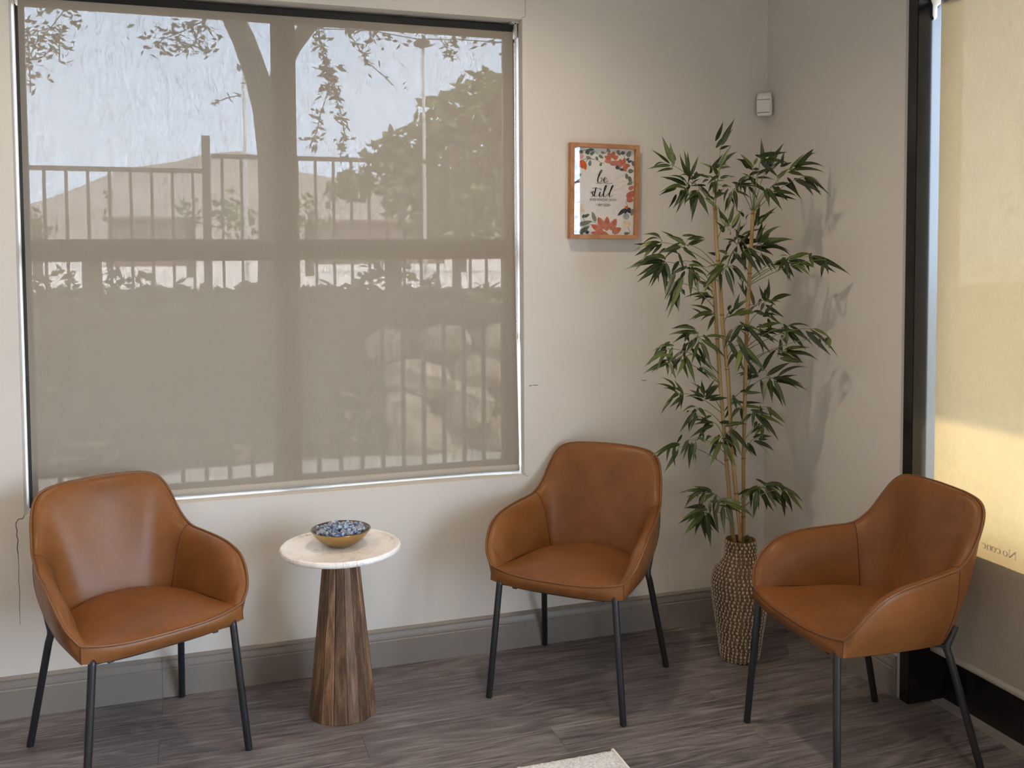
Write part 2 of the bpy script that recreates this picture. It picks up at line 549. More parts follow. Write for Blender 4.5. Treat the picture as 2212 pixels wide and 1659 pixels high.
# ---- floor and planks
o = MB().box(XW - 0.2, 0.20, YW - 0.2, 0.20, -0.12, -0.011).build('floor', M['subfloor'])
floor = struct(o, 'grey brown wood plank floor running along the window wall', 'floor')
PW, PL = 0.1552, 1.137
def plank_me(l, w):
    b = 0.0006; g = 0.0003; t = 0.011
    x0, x1, y0, y1 = g, l - g, g, w - g
    mb = MB()
    v = [(x0, y0, -t), (x1, y0, -t), (x1, y1, -t), (x0, y1, -t), (x0, y0, -b), (x1, y0, -b), (x1, y1, -b), (x0, y1, -b),
         (x0 + b, y0 + b, 0), (x1 - b, y0 + b, 0), (x1 - b, y1 - b, 0), (x0 + b, y1 - b, 0)]
    f = [(8, 9, 10, 11)] + [(i, (i + 1) % 4, 4 + (i + 1) % 4, 4 + i) for i in range(4)] + [(4 + i, 4 + (i + 1) % 4, 8 + (i + 1) % 4, 8 + i) for i in range(4)]
    me = mesh('plank', v, f)
    me.materials.append(M['plank'])
    return me
pm = {}
XEND = 0.085
row = 0
ytop = 0.0
y = -0.148
while ytop > YW:
    w = ytop - y
    off = -2.279 if row % 2 == 0 else -0.562
    k = math.ceil((XEND - off) / PL)
    x1 = off + k * PL
    while x1 > XW:
        x0 = x1 - PL
        a, b = max(x0, XW), min(x1, XEND if y < -0.80 else 0.0)
        if b - a > 0.02:
            key = (round(b - a, 4), round(w, 4))
            if key not in pm: pm[key] = plank_me(b - a, w)
            link('plank', pm[key], None, floor, loc=(a, y, 0))
        x1 = x0
    ytop = y
    y = max(y - PW, YW)
    row += 1

# ---- back wall with the window opening
mb = MB()
H0 = -0.05
mb.box(XW - 0.2, XL, 0, RECESS, H0, CEIL)
mb.box(XR, 0.20, 0, RECESS, H0, CEIL)
mb.box(XL, XR, 0, RECESS, H0, ZS)
mb.box(XL, XR, 0, RECESS, ZT, CEIL)
wall_back = struct(mb.build('wall_back', M['wall']), 'greige painted window wall behind the chairs', 'wall')
# hairline cracks and scuffs in its plaster
def crack(pts, w, name='crack'):
    b = MB()
    pts = [Vector(p) for p in pts]
    for a, c in zip(pts, pts[1:]):
        d = (c - a).normalized(); n = Vector((-d.z, 0, d.x)) * w
        b.quad(a - n, c - n * 0.8, c + n * 0.8, a + n)
    return b.build(name, M['crack'], wall_back, fix=False)
cr = [at(px_, py_, 1, -0.0006) for px_, py_ in ((52, 1114), (50, 1120), (40, 1121), (35, 1128), (34, 1136), (37, 1146), (36, 1156), (39, 1168), (37, 1182), (39, 1198))]
crack(cr, 0.0011)
cr = [at(px_, py_, 1, -0.0006) for px_, py_ in ((39, 1198), (41, 1225), (40, 1250), (43, 1285), (42, 1310), (44, 1350))]
crack(cr, 0.0006)
crack([at(px_, py_, 1, -0.0006) for px_, py_ in ((1134.5, -6), (1134.5, 20), (1135, 33), (1133.5, 37), (1128, 38), (1126.5, 41))], 0.0007)
crack([at(1134, 1022, 1, -0.0006), at(1136, 1028, 1, -0.0006), at(1142, 1027, 1, -0.0006)], 0.0006)
for a, b in (((1143, 834), (1150, 832)), ((1152, 832), (1163, 832)), ((1386, 821), (1396, 822))):
    crack([at(*a, 1, -0.0006), at(*b, 1, -0.0006)], 0.0012, 'scuff')

# ---- right wall, header over the storefront, far walls, ceiling
struct(MB().box(0, 0.20, -0.80, 0, H0, CEIL).build('wall_right', M['wall']), 'short greige wall between the corner and the black storefront', 'wall')
mb = MB().box(0, 0.20, YW, -0.80, 2.36, CEIL).box(0, 0.20, YW, -4.5, H0, 2.36)
struct(mb.build('wall_right_upper', M['wall']), 'greige wall above and beyond the storefront', 'wall')
struct(MB().box(XW - 0.2, XW, YW, 0.0, H0, CEIL).build('wall_left', M['wall']), 'greige wall on the left outside the picture', 'wall')
mb = MB().box(XW - 0.2, 0.20, YW - 0.2, YW, H0, CEIL)
struct(mb.build('wall_front', M['wall']), 'greige wall behind the camera', 'wall')
struct(MB().box(XW - 0.2, 0.20, YW - 0.2, RECESS, CEIL, CEIL + 0.2).build('ceiling', M['ceiling']), 'ceiling above the picture, greyed to dim the bounced light', 'ceiling')
# ---- baseboards
BPROF = [(0, 0), (0.015, 0), (0.015, 0.090), (0.0125, 0.0925), (0.0125, 0.0955), (0.0135, 0.098), (0.0125, 0.105), (0.0095, 0.116), (0.0085, 0.119), (0.0105, 0.1205), (0.0105, 0.1245), (0.007, 0.129), (0.004, 0.1325), (0, 0.1325)]
def baseboard(name, p0, p1, nrm, parent=None):
    p0, p1, nrm = Vector(p0), Vector(p1), Vector(nrm)
    b = MB(); k = len(BPROF)
    for p in (p0, p1):
        for d, z in BPROF: b.v.append(tuple(p + nrm * d + Vector((0, 0, z))))
    for i in range(k):
        j = (i + 1) % k
        b.f.append((i, j, k + j, k + i))
    b.f.append(tuple(range(k))); b.f.append(tuple(range(2 * k - 1, k - 1, -1)))
    return b.build(name, M['baseboard'], parent)
bb = baseboard('baseboard_back', (XW, 0, 0), (-2.2815, 0, 0), (0, -1, 0))
struct(bb, 'taupe moulded baseboard under the window', 'baseboard')
baseboard('board', (-2.2805, 0, 0), (0, 0, 0), (0, -1, 0), bb)
struct(baseboard('baseboard_right', (0, -0.015, 0), (0, -0.782, 0), (-1, 0, 0)), 'short taupe baseboard behind the vase, ending at the black post', 'baseboard')
struct(baseboard('baseboard_left', (XW, YW, 0), (XW, 0, 0), (1, 0, 0)), 'taupe baseboard outside the picture', 'baseboard')
struct(MB().box(-0.004, 0.0, -0.80, -0.786, 0, 2.74).build('trim_1', M['ceiling'], bevel=0.0012), 'thin pale corner bead beside the black post', 'trim')

# ---- window in the back wall
FY0, FY1 = 0.100, 0.114
GX0, GX1, GZ0, GZ1 = -2.650, -1.060, 0.682, 2.246
MU0, MU1, RA0, RA1 = -1.892, -1.809, 1.4349, 1.5079
w1 = MB()
w1.box(XL, GX0, FY0, FY1, ZS, ZT).box(GX1, XR, FY0, FY1, ZS, ZT).box(GX0, GX1, FY0, FY1, ZS, GZ0).box(GX0, GX1, FY0, FY1, GZ1, ZT)
w1 = struct(w1.build('window_1', M['black_metal']), 'large four pane window behind the drawn roller shade', 'window')
MB().box(MU0, MU1, FY0, FY1, GZ0, GZ1).build('mullion', M['black_metal'], w1, bevel=0.003)
for a, b in ((GX0, MU0), (MU1, GX1)):
    MB().box(a, b, FY0 + 0.001, FY1 - 0.001, RA0, RA1).build('rail', M['black_metal'], w1, bevel=0.003)
    for c, d in ((GZ0, RA0), (RA1, GZ1)):
        MB().box(a, b, 0.105, 0.109, c, d).build('pane', M['glass'], w1)

# ---- storefront on the right
JY = -0.843
w2 = MB().box(-0.006, 0.17, JY, -0.80, 0, 2.36)
w2 = struct(w2.build('window_2', M['black_metal'], bevel=0.002), 'black framed storefront window with a drawn shade on the right', 'window')
MB().box(-0.006, 0.17, -4.5, JY, 2.25, 2.36).build('header', M['black_metal'], w2, bevel=0.002)
MB().box(0.1325, 0.17, -2.02, JY, 0, 0.167).build('bottom_rail', M['black_metal'], w2, bevel=0.002)
KICK = 0.630
MB().box(0.150, 0.168, -2.02, JY, 0.167, KICK).build('kick_panel', M['panel'], w2)
MB().box(0.02, 0.17, -2.07, -2.02, 0, 2.25).build('mullion', M['black_metal'], w2, bevel=0.002)
MB().box(0.154, 0.160, -2.02, JY, KICK, 2.25).build('pane', M['glass'], w2)
w4 = MB().box(0.11, 0.16, -4.5, -4.44, 0, 2.25).box(0.11, 0.16, -3.31, -3.25, 0, 2.25).box(0.11, 0.16, -4.44, -3.31, 0, 0.2).box(0.11, 0.16, -4.44, -3.31, 2.19, 2.25)
w4 = struct(w4.build('window_3', M['black_metal']), 'unshaded black framed storefront window outside the picture', 'window')
MB().box(0.132, 0.138, -4.44, -3.31, 0.2, 2.19).build('pane', M['glass'], w4)
struct(MB().box(XEND, 0.1325, -2.02, JY, -0.008, 0.002).build('trim_2', M['threshold']), 'pale strip of floor along the black storefront base', 'trim')
d1 = MB().box(0.11, 0.16, -3.25, -3.15, 0, 2.25).box(0.11, 0.16, -2.17, -2.07, 0, 2.25).box(0.11, 0.16, -3.15, -2.17, 0, 0.2).box(0.11, 0.16, -3.15, -2.17, 2.13, 2.25)
d1 = struct(d1.build('door_1', M['black_metal']), 'black framed glass door outside the picture', 'door')
MB().box(0.132, 0.138, -3.15, -2.17, 0.2, 2.13).build('pane', M['glass'], d1)
MB().tube([(0.10, -2.22, 0.9), (0.07, -2.22, 0.92), (0.07, -2.22, 1.28), (0.10, -2.22, 1.3)], 0.01).build('handle', M['black_metal'], d1, smooth=True)
# lettering on the outside of the glass, read from the street
def text_mesh(body, size, name, mat, parent=None, align='CENTER', shear=0.0):
    cu = bpy.data.curves.new(name, 'FONT')
    cu.body = body; cu.size = size; cu.align_x = align; cu.align_y = 'BOTTOM_BASELINE'
    cu.extrude = 0.0003; cu.shear = shear
    tmp = bpy.data.objects.new(name, cu); COL.objects.link(tmp)
    dg = bpy.context.evaluated_depsgraph_get()
    me = bpy.data.meshes.new_from_object(tmp.evaluated_get(dg))
    bpy.data.objects.remove(tmp)
    me.materials.clear(); me.materials.append(mat)
    return link(name, me, None, parent)
M['vinyl'] = plain('dark_vinyl', (0.02, 0.02, 0.02, 1), 0.6)
def ribbon(b, pts, widths, z, close=False):
    """flat pen stroke in the local xy plane"""
    pts = [Vector((p[0], p[1], 0)) for p in pts]
    k = len(pts); L = []; R_ = []
    for i, p in enumerate(pts):
        if close: t_ = pts[(i + 1) % k] - pts[i - 1]
        else: t_ = pts[min(i + 1, k - 1)] - pts[max(i - 1, 0)]
        if t_.length < 1e-9: t_ = Vector((1, 0, 0))
        t_.normalize(); n = Vector((-t_.y, t_.x, 0)) * widths[i] * 0.5
        L.append(p + n); R_.append(p - n)
    for i in range(k if close else k - 1):
        j = (i + 1) % k
        b.quad((R_[i].x, R_[i].y, z), (R_[j].x, R_[j].y, z), (L[j].x, L[j].y, z), (L[i].x, L[i].y, z))

def curve_pts(pts, n=6):
    out = []
    P = [Vector((p[0], p[1])) for p in pts]
    P = [P[0] * 2 - P[1]] + P + [P[-1] * 2 - P[-2]]
    for i in range(1, len(P) - 2):
        a, b, c, d = P[i - 1], P[i], P[i + 1], P[i + 2]
        for s in range(n):
            u = s / n
            q = 0.5 * ((2 * b) + (c - a) * u + (2 * a - 5 * b + 4 * c - d) * u * u + (3 * b - a - 3 * c + d) * u ** 3)
            out.append((q.x, q.y))
    out.append((P[-2].x, P[-2].y))
    return out

# serif letters "No conc" on the glass, drawn in a local plane (x to the reader's right, unit = cap height)
def serif_letters():
    b = MB(); x = 0.0
    def ring(cx, w, h, a0, a1):
        pts = []; wd = []
        n = 28
        for i in range(n + 1):
            a = a0 + (a1 - a0) * i / n
            pts.append((cx + w * math.cos(a), h + h * math.sin(a)))
            wd.append(0.045 + 0.10 * abs(math.cos(a)) ** 1.5)
        ribbon(b, pts, wd, 0)
    def bar(p, q, w): ribbon(b, [p, q], [w, w], 0)
    # N
    bar((0.08, 0), (0.08, 1), 0.06); bar((0.06, 0.98), (0.72, 0.02), 0.15); bar((0.74, 0), (0.74, 1), 0.06)
    bar((-0.04, 0.02), (0.22, 0.02), 0.05); bar((-0.04, 0.98), (0.16, 0.98), 0.05); bar((0.62, 0.98), (0.88, 0.98), 0.05)
    x = 1.18
    ring(x, 0.22, 0.33, 0, 2 * PI)
    x = 1.96
    ring(x, 0.21, 0.33, 0.7, 2 * PI - 0.75); b.box(x + 0.10, x + 0.22, 0.47, 0.58, 0, 0)
    x = 2.48
    ring(x, 0.22, 0.33, 0, 2 * PI)
    x = 2.84
    bar((x, 0), (x, 0.64), 0.13); bar((x - 0.10, 0.02), (x + 0.13, 0.02), 0.04); bar((x - 0.1, 0.62), (x + 0.02, 0.62), 0.04)
    ribbon(b, curve_pts([(x + 0.04, 0.5), (x + 0.16, 0.62), (x + 0.28, 0.6), (x + 0.34, 0.45), (x + 0.34, 0.0)]), [0.08 + 0.05 * (i / 24) for i in range(25)], 0)
    bar((x + 0.22, 0.02), (x + 0.46, 0.02), 0.04)
    x = 3.62
    ring(x, 0.21, 0.33, 0.7, 2 * PI - 0.75); b.box(x + 0.10, x + 0.22, 0.47, 0.58, 0, 0)
    return b
LH = 0.036
SHX = 0.065
p_n = at(2193, 1212, 0, SHX)
k_ = (0.1528 - SHX) / -SUN_DIR.x
g_n = p_n - SUN_DIR * k_
o = serif_letters().build('lettering', M['vinyl'], w2, fix=False)
# reader stands outside (+x) looking towards -x: reader's right is +y
o.matrix_world = Matrix.Translation((0.1528, g_n.y, g_n.z)) @ Matrix(((0, 0, 1, 0), (1, 0, 0, 0), (0, 1, 0, 0), (0, 0, 0, 1))) @ Matrix.Diagonal((LH * 0.92, LH * 0.64, LH, 1))

# ================================================================== ROLLER SHADES
def make_bracket(name, parent, loc, side):
    b = MB()
    b.box(-0.016, 0.016, -0.030, 0.020, -0.004, 0.0)
    b.box(-0.002 + side * 0.012, 0.002 + side * 0.012, -0.024, 0.012, -0.055, -0.003)
    o = b.build(name, M['white_metal'], parent, bevel=0.001, loc=loc)
    s = MB()
    for yy in (-0.024, 0.0): s.sphere((loc[0] + 0.0, loc[1] + yy, loc[2] - 0.0045), 0.0035, 8, 4)
    s.build('screw', M['leg'], o, smooth=True).matrix_parent_inverse = Matrix.Translation(loc).inverted()
    return o

rs = empty('roller_shade', ((XL + XR) / 2, 0.06, ZS))
tag(rs, 'taupe screen roller shade drawn down over the large window', 'roller shade')
def wparent(o, p):
    bpy.context.view_layer.update()
    o.parent = p
    o.matrix_parent_inverse = p.matrix_world.inverted()
SX0, SX1 = -2.661, -1.033
rows = []
NZ, NX = 40, 48
for i in range(NZ + 1):
    u = i / NZ
    z = 2.268 - u * (2.268 - 0.668)
    r = []
    for j in range(NX + 1):
        w = j / NX
        x = SX0 + (SX1 - SX0) * w
        bulge = math.exp(-((1 - w) / 0.06) ** 2) * (u ** 2.2)
        x += bulge * 0.011 * (1 if u < 0.985 else 0.8)
        yy = 0.060 - 0.016 * bulge + 0.0025 * math.sin(w * 9 + 1) * u + 0.004 * math.exp(-(w / 0.05) ** 2) * u
        r.append((x, yy, z))
    rows.append(r)
o = MB().grid(rows).build('fabric', M['shade'], None, smooth=True); wparent(o, rs)
# hem bar: a flat pocket that follows the lower edge
prof = [(-0.0045, 0.020), (-0.006, 0.010), (-0.0045, 0.001), (0, -0.0015), (0.0045, 0.001), (0.006, 0.010), (0.0045, 0.020), (0, 0.0225)]
hb = MB(); last = rows[-1]
for p in last:
    for dy, dz in prof: hb.v.append((p[0], p[1] + dy, 0.6485 + dz))
k = len(prof)
for i in range(len(last) - 1):
    for s in range(k):
        s2 = (s + 1) % k
        hb.f.append((i * k + s, i * k + s2, (i + 1) * k + s2, (i + 1) * k + s))
hb.f.append(tuple(range(k))); hb.f.append(tuple((len(last) - 1) * k + s for s in reversed(range(k))))
o = hb.build('hem_bar', M['hem'], None, smooth=True); wparent(o, rs)
o = MB().tube([(SX0 + 0.01, 0.075, 2.2755), (SX1 - 0.004, 0.075, 2.2755)], 0.0165, 18).build('roller_tube', M['black_metal'], None, smooth=True); wparent(o, rs)
o = MB().box(SX0 + 0.012, SX1 - 0.004, 0.0565, 0.0595, 2.262, 2.2865).build('black_valance', M['black_metal'], None); wparent(o, rs)
for x, sd in ((SX0 - 0.001, -1), (SX1 + 0.004, 1)):
    o = make_bracket('bracket', None, (x, 0.066, ZT - 0.0005), sd * 0.3); wparent(o, rs)
# bead chain: two strands that meet at a connector
bead = MB()
zc0, zc1 = 2.225, 1.128
for yy, xx in ((0.052, SX1 + 0.0075), (0.072, SX1 + 0.0085)):
    zz = zc0
    while zz > zc1:
        bead.sphere((xx, yy, zz), 0.0021, 6, 4)
        zz -= 0.0058
    bead.tube([(xx, yy, zc0), (xx, yy, zc1)], 0.0006, 4)
for i in range(9):
    a = PI * i / 8
    bead.sphere((SX1 + 0.008, 0.062 - 0.010 * math.cos(a), zc1 - 0.010 * math.sin(a)), 0.0021, 6, 4)
o = bead.build('bead_chain', M['white_plastic'], None, smooth=True); tag(o, kind='stuff'); wparent(o, rs)
o = MB().sphere((SX1 + 0.0075, 0.052, 1.150), 0.0065, 10, 8, (0.7, 0.7, 2.2)).build('chain_connector', M['white_plastic'], None, smooth=True); wparent(o, rs)

r2 = empty('roller_shade', (SHX, -1.4, 0.175))
tag(r2, 'sunlit tan roller shade drawn down over the black storefront window', 'roller shade')
rows = []
SY0, SY1 = -0.862, -1.985
for i in range(31):
    u = i / 30
    z = 2.222 - u * (2.222 - 0.196)
    rows.append([(SHX + 0.0025 * math.sin(j / 24 * 7) * u, SY0 + (SY1 - SY0) * j / 24, z) for j in range(25)])
o = MB().grid(rows).build('fabric', M['shade_right'], None, smooth=True); wparent(o, r2)
hb = MB(); last = rows[-1]
for p in last:
    for dy, dz in prof: hb.v.append((p[0] + dy, p[1], 0.176 + dz))
for i in range(len(last) - 1):
    for s in range(k):
        s2 = (s + 1) % k
        hb.f.append((i * k + s, i * k + s2, (i + 1) * k + s2, (i + 1) * k + s))
hb.f.append(tuple(range(k))); hb.f.append(tuple((len(last) - 1) * k + s for s in reversed(range(k))))
o = hb.build('hem_bar', M['hem'], None, smooth=True); wparent(o, r2)
o = MB().tube([(SHX + 0.016, SY0 - 0.008, 2.229), (SHX + 0.016, SY1, 2.229)], 0.0165, 18).build('roller_tube', M['black_metal'], None, smooth=True); wparent(o, r2)
b = MB()
b.box(0.028, 0.078, -0.884, -0.846, 2.240, 2.2495)
b.poly([(0.034, -0.8475, 2.240), (0.075, -0.8475, 2.240), (0.072, -0.8475, 2.222), (0.060, -0.8475, 2.214), (0.059, -0.8475, 2.180), (0.052, -0.8475, 2.172), (0.044, -0.8475, 2.186), (0.044, -0.8475, 2.216)])
b.poly([(0.034, -0.8505, 2.240), (0.075, -0.8505, 2.240), (0.072, -0.8505, 2.222), (0.060, -0.8505, 2.214), (0.059, -0.8505, 2.180), (0.052, -0.8505, 2.172), (0.044, -0.8505, 2.186), (0.044, -0.8505, 2.216)])
br = b.build('bracket', M['white_metal'], None); wparent(br, r2)
s = MB()
for x in (0.040, 0.066): s.tube([(x, -0.866, 2.2402), (x, -0.866, 2.2385)], 0.0042, 10)
o = s.build('screw', M['leg'], None); wparent(o, br)

# ================================================================== CHAIRS
RIM = [(0.227, 0.215, 0.434), (0.252, 0.198, 0.470), (0.266, 0.166, 0.511), (0.271, 0.122, 0.546), (0.268, 0.063, 0.566), (0.261, -0.007, 0.576),
       (0.247, -0.077, 0.583), (0.234, -0.144, 0.592), (0.222, -0.194, 0.628), (0.211, -0.230, 0.678), (0.194, -0.256, 0.722), (0.166, -0.268, 0.747),
       (0.122, -0.268, 0.759), (0.066, -0.266, 0.764), (0.0, -0.265, 0.766)]
BOT = [(0.228, 0.219, 0.387), (0.227, 0.195, 0.385), (0.225, 0.165, 0.383), (0.222, 0.120, 0.380), (0.218, 0.060, 0.377), (0.213, -0.010, 0.374), (0.206, -0.070, 0.372),
       (0.196, -0.120, 0.371), (0.182, -0.145, 0.371), (0.163, -0.158, 0.371), (0.142, -0.165, 0.371), (0.112, -0.170, 0.371), (0.080, -0.172, 0.371), (0.040, -0.173, 0.371), (0, -0.174, 0.371)]
INN = [(0.206, 0.214, 0.432), (0.204, 0.190, 0.430), (0.203, 0.155, 0.429), (0.199, 0.110, 0.427), (0.193, 0.050, 0.424), (0.186, -0.020, 0.419), (0.174, -0.080, 0.414),
       (0.157, -0.116, 0.410), (0.141, -0.131, 0.408), (0.122, -0.140, 0.407), (0.100, -0.146, 0.406), (0.078, -0.149, 0.406), (0.055, -0.151, 0.406), (0.028, -0.152, 0.406), (0, -0.153, 0.406)]
def spline3(cp, n):
    P = [Vector(p) for p in cp]
    mirror = Vector((-P[-2].x, P[-2].y, P[-2].z))
    P = [P[0] * 2 - P[1]] + P + [mirror]
    out = []
    for i in range(1, len(P) - 2):
        a, b, c, d = P[i - 1], P[i], P[i + 1], P[i + 2]
        for s in range(n):
            u = s / n
            out.append(0.5 * ((2 * b) + (c - a) * u + (2 * a - 5 * b + 4 * c - d) * u * u + (3 * b - a - 3 * c + d) * u ** 3))
    out.append(P[-2])
    return out
NS = 5
rimH, botH, innH = spline3(RIM, NS), spline3(BOT, NS), spline3(INN, NS)
def full(h): return [Vector(p) for p in h] + [Vector((-p.x, p.y, p.z)) for p in reversed(h[:-1])]
rimF, botF, innF = full(rimH), full(botH), full(innH)
NF = len(rimF)
SEAM = 7 * NS                      # index of the seam on each side
def loc3(p): return Vector((p.x, -p.y, p.z))        # chair faces -Y
def shell_rows():
    rows = []
    for r, b, i in zip(rimF, botF, innF):
        h = r.z - i.z
        nrm = Vector((i.x - r.x, i.y - r.y, 0))
        dist = nrm.length
        nrm = nrm / max(dist, 1e-6)
        col = []
        # outer skin, bottom to rim, with a slight outward belly
        for s in range(11):
            u = s / 10
            p = b.lerp(r, u)
            belly = math.sin(PI * u) * (0.016 if h > 0.02 else 0.0) * min(1, h / 0.12)
            p = p - nrm * belly
            col.append(p)
        # inner skin over a padded edge
        e = min(1.0, h / 0.10)
        p0 = Vector(r)
        p1 = r + nrm * 0.030 * e + Vector((0, 0, 0.014 * e))
        p2 = r + nrm * (0.052 * e) + Vector((0, 0, -0.03 * e)) if dist > 0.055 else r + nrm * dist * 0.8 + Vector((0, 0, -0.03 * e))
        p3 = r.lerp(i, 0.5) + nrm * 0.022 * e
        ctrl = [p0, p1, p2, p3, i]
        for s in range(1, 15):
            u = s / 14
            c = [(1 - u) ** 4, 4 * u * (1 - u) ** 3, 6 * u * u * (1 - u) ** 2, 4 * u ** 3 * (1 - u), u ** 4]
            p = Vector((0, 0, 0))
            for w, q in zip(c, ctrl): p += q * w
            col.append(p)
        rows.append([loc3(p) for p in col])
    return rows
ROWS = shell_rows()
def front_curve(n=24):
    out = []
    a = rimF[0]
    for i in range(n + 1):
        u = 1 - 2 * i / n
        out.append(Vector((a.x * u, a.y + 0.023 * (1 - abs(u) ** 3), a.z - 0.018 * (1 - abs(u) ** 3))))
    return out
FC = front_curve()
CH = {}
def chair_meshes():
    def part(i0, i1, name):
        b = MB().grid(ROWS[i0:i1 + 1])
        me = b.me(name, True); me.materials.append(M['leather']); return me
    CH['arm_a'] = part(0, SEAM, 'armrest')
    CH['back'] = part(SEAM, NF - 1 - SEAM, 'backrest')
    CH['arm_b'] = part(NF - 1 - SEAM, NF - 1, 'armrest')
    # seat: pillowed cushion inside the shell
    side = [p for p in innH]
    def half_w(yv):
        for a, c in zip(side, side[1:]):
            if c.y <= yv <= a.y: return a.x + (c.x - a.x) * (a.y - yv) / max(1e-6, a.y - c.y)
        return side[0].x if yv > side[0].y else 0.03
    def side_z(yv):
        for a, c in zip(side, side[1:]):
            if c.y <= yv <= a.y: return a.z + (c.z - a.z) * (a.y - yv) / max(1e-6, a.y - c.y)
        return side[0].z
    rows = []
    NT_, NC = 22, 26
    for j in range(NT_ + 1):
        t_ = j / NT_
        r = []
        for i in range(NC + 1):
            s_ = -1 + 2 * i / NC
            yr = -0.150 + 0.030 * abs(s_) ** 3
            yf = rimF[0].y + 0.022 * (1 - abs(s_) ** 3) - 0.0015
            zf = rimF[0].z - 0.018 * (1 - abs(s_) ** 3)
            yv = yr + (yf - yr) * t_
            w = half_w(min(max(yv, -0.135), 0.213))
            w = w + (rimF[0].x - 0.003 - w) * max(0.0, (t_ - 0.82) / 0.18) ** 2
            base = 0.404 + (zf - 0.404) * t_ ** 1.3
            dome = 0.041 * (1 - abs(s_) ** 3.5) * max(0.0, math.sin(PI * min(1.0, 0.22 + 0.78 * t_))) ** 0.75
            lip = 0.008 * (1 - abs(s_) ** 8) * math.exp(-((1 - t_) / 0.06)) * (1 - t_) * 12
            sidez = side_z(yv) + 0.004
            base = base + (max(base, sidez) - base) * abs(s_) ** 6 * (1 - t_)
            r.append(loc3(Vector((s_ * w, yv, base + dome + lip))))
        rows.append(r)
    CH['seat'] = MB().grid(rows).me('seat', True)
    # front face and underside
    rows = []
    for p in FC:
        r = []
        u = p.x / rimF[0].x
        lo = Vector((p.x * 1.0045, 0.219 + 0.001 * (1 - u * u), 0.387 - 0.014 * (1 - u ** 4)))
        for s in range(9):
            w = s / 8
            q = p.lerp(lo, w)
            q.y += 0.009 * math.sin(PI * w ** 0.8) * (1 - u ** 6)
            r.append(loc3(q))
        rows.append(r)
    b = MB().grid(rows)
    CH['front'] = b.me('front_panel', True)
    und = [loc3(p) for p in botF] + [rows[i][-1] for i in range(len(rows) - 2, 0, -1)]
    b = MB(); b.poly(und)
    inset = [Vector((p.x * 0.9, p.y * 0.9, p.z - 0.012)) for p in und]
    CH['under'] = MB()
    nn = len(und)
    CH['under'].v = [tuple(p) for p in und] + [tuple(p) for p in inset]
    CH['under'].f = [(i, (i + 1) % nn, nn + (i + 1) % nn, nn + i) for i in range(nn)] + [tuple(range(nn, 2 * nn))]
    CH['under'] = CH['under'].me('underside')
    # piping: one continuous welt
    path = [loc3(p) for p in rimF] + [loc3(p) for p in reversed(FC[1:-1])]
    path2 = []
    for p in path:
        path2.append(p + Vector((p.x, p.y, 0)).normalized() * 0.0015 + Vector((0, 0, 0.001)))
    b = MB().tube(path2, 0.0040, 8, closed=True)
    CH['pipe'] = b.me('piping', True)
    # seams
    SM_ = [MB().tube(ROWS[si][1:], 0.0014, 5) for si in (SEAM, NF - 1 - SEAM)] + [MB().tube(rows[sx], 0.0012, 5) for sx in (0, -1)]
    for i, b in enumerate(SM_): CH['seam%d' % i] = b.me('seam', True)
    for kk, mt in (('seat', 'leather'), ('front', 'leather'), ('under', 'leg'), ('pipe', 'piping'), ('seam0', 'seam'), ('seam1', 'seam'), ('seam2', 'seam'), ('seam3', 'seam')):
        CH[kk].materials.append(M[mt])
    for kk in ('arm_a', 'arm_b', 'back', 'seat', 'front', 'under', 'pipe'):
        bm = bmesh.new(); bm.from_mesh(CH[kk]); bmesh.ops.recalc_face_normals(bm, faces=bm.faces); bm.to_mesh(CH[kk]); bm.free()
    for sx, kk in ((-1, 'leg_fa'), (1, 'leg_fb')):
        b = MB().tube([(sx * 0.231, -0.2327, 0.0), (sx * 0.231, -0.2327, 0.004), (sx * 0.199, -0.2148, 0.376), (sx * 0.197, -0.2130, 0.392)], [0.0098, 0.0106, 0.0106, 0.0106], 16)
        CH[kk] = b.me('leg', True)
    for sx, kk in ((-1, 'leg_ra'), (1, 'leg_rb')):
        pts = [(sx * 0.2325, 0.2327, 0.0), (sx * 0.2322, 0.2322, 0.004), (sx * 0.1975, 0.148, 0.330), (sx * 0.1935, 0.141, 0.352), (sx * 0.1925, 0.142, 0.366), (sx * 0.1955, 0.154, 0.392), (sx * 0.1985, 0.164, 0.418)]
        b = MB().tube(pts, [0.0098, 0.0106, 0.0106, 0.0106, 0.0104, 0.0098, 0.0092], 16)
        CH[kk] = b.me('leg', True)
    b = MB()
    b.tube([(-0.197, -0.2130, 0.381), (0.197, -0.2130, 0.381)], 0.007, 10)
    b.tube([(-0.192, 0.141, 0.364), (0.192, 0.141, 0.364)], 0.007, 10)
    for sx in (-1, 1):
        b.box(min(sx * 0.140, sx * 0.155), max(sx * 0.140, sx * 0.155), -0.21, 0.142, 0.366, 0.374)
        x0, x1 = sorted((sx * 0.150, sx * 0.194))
        n0 = len(b.v)
        b.v += [(sx * 0.194, 0.142, 0.366), (sx * 0.186, 0.070, 0.372), (sx * 0.150, 0.070, 0.372), (sx * 0.150, 0.142, 0.366), (sx * 0.194, 0.142, 0.356), (sx * 0.186, 0.070, 0.368), (sx * 0.150, 0.070, 0.368), (sx * 0.150, 0.142, 0.356)]
        for q in ((0, 1, 2, 3), (7, 6, 5, 4), (0, 4, 5, 1), (1, 5, 6, 2), (2, 6, 7, 3), (3, 7, 4, 0)): b.f.append(tuple(n0 + i for i in q))
    CH['frame'] = b.me('frame')
    for kk in ('leg_fa', 'leg_fb', 'leg_ra', 'leg_rb', 'frame'): CH[kk].materials.append(M['leg'])
chair_meshes()
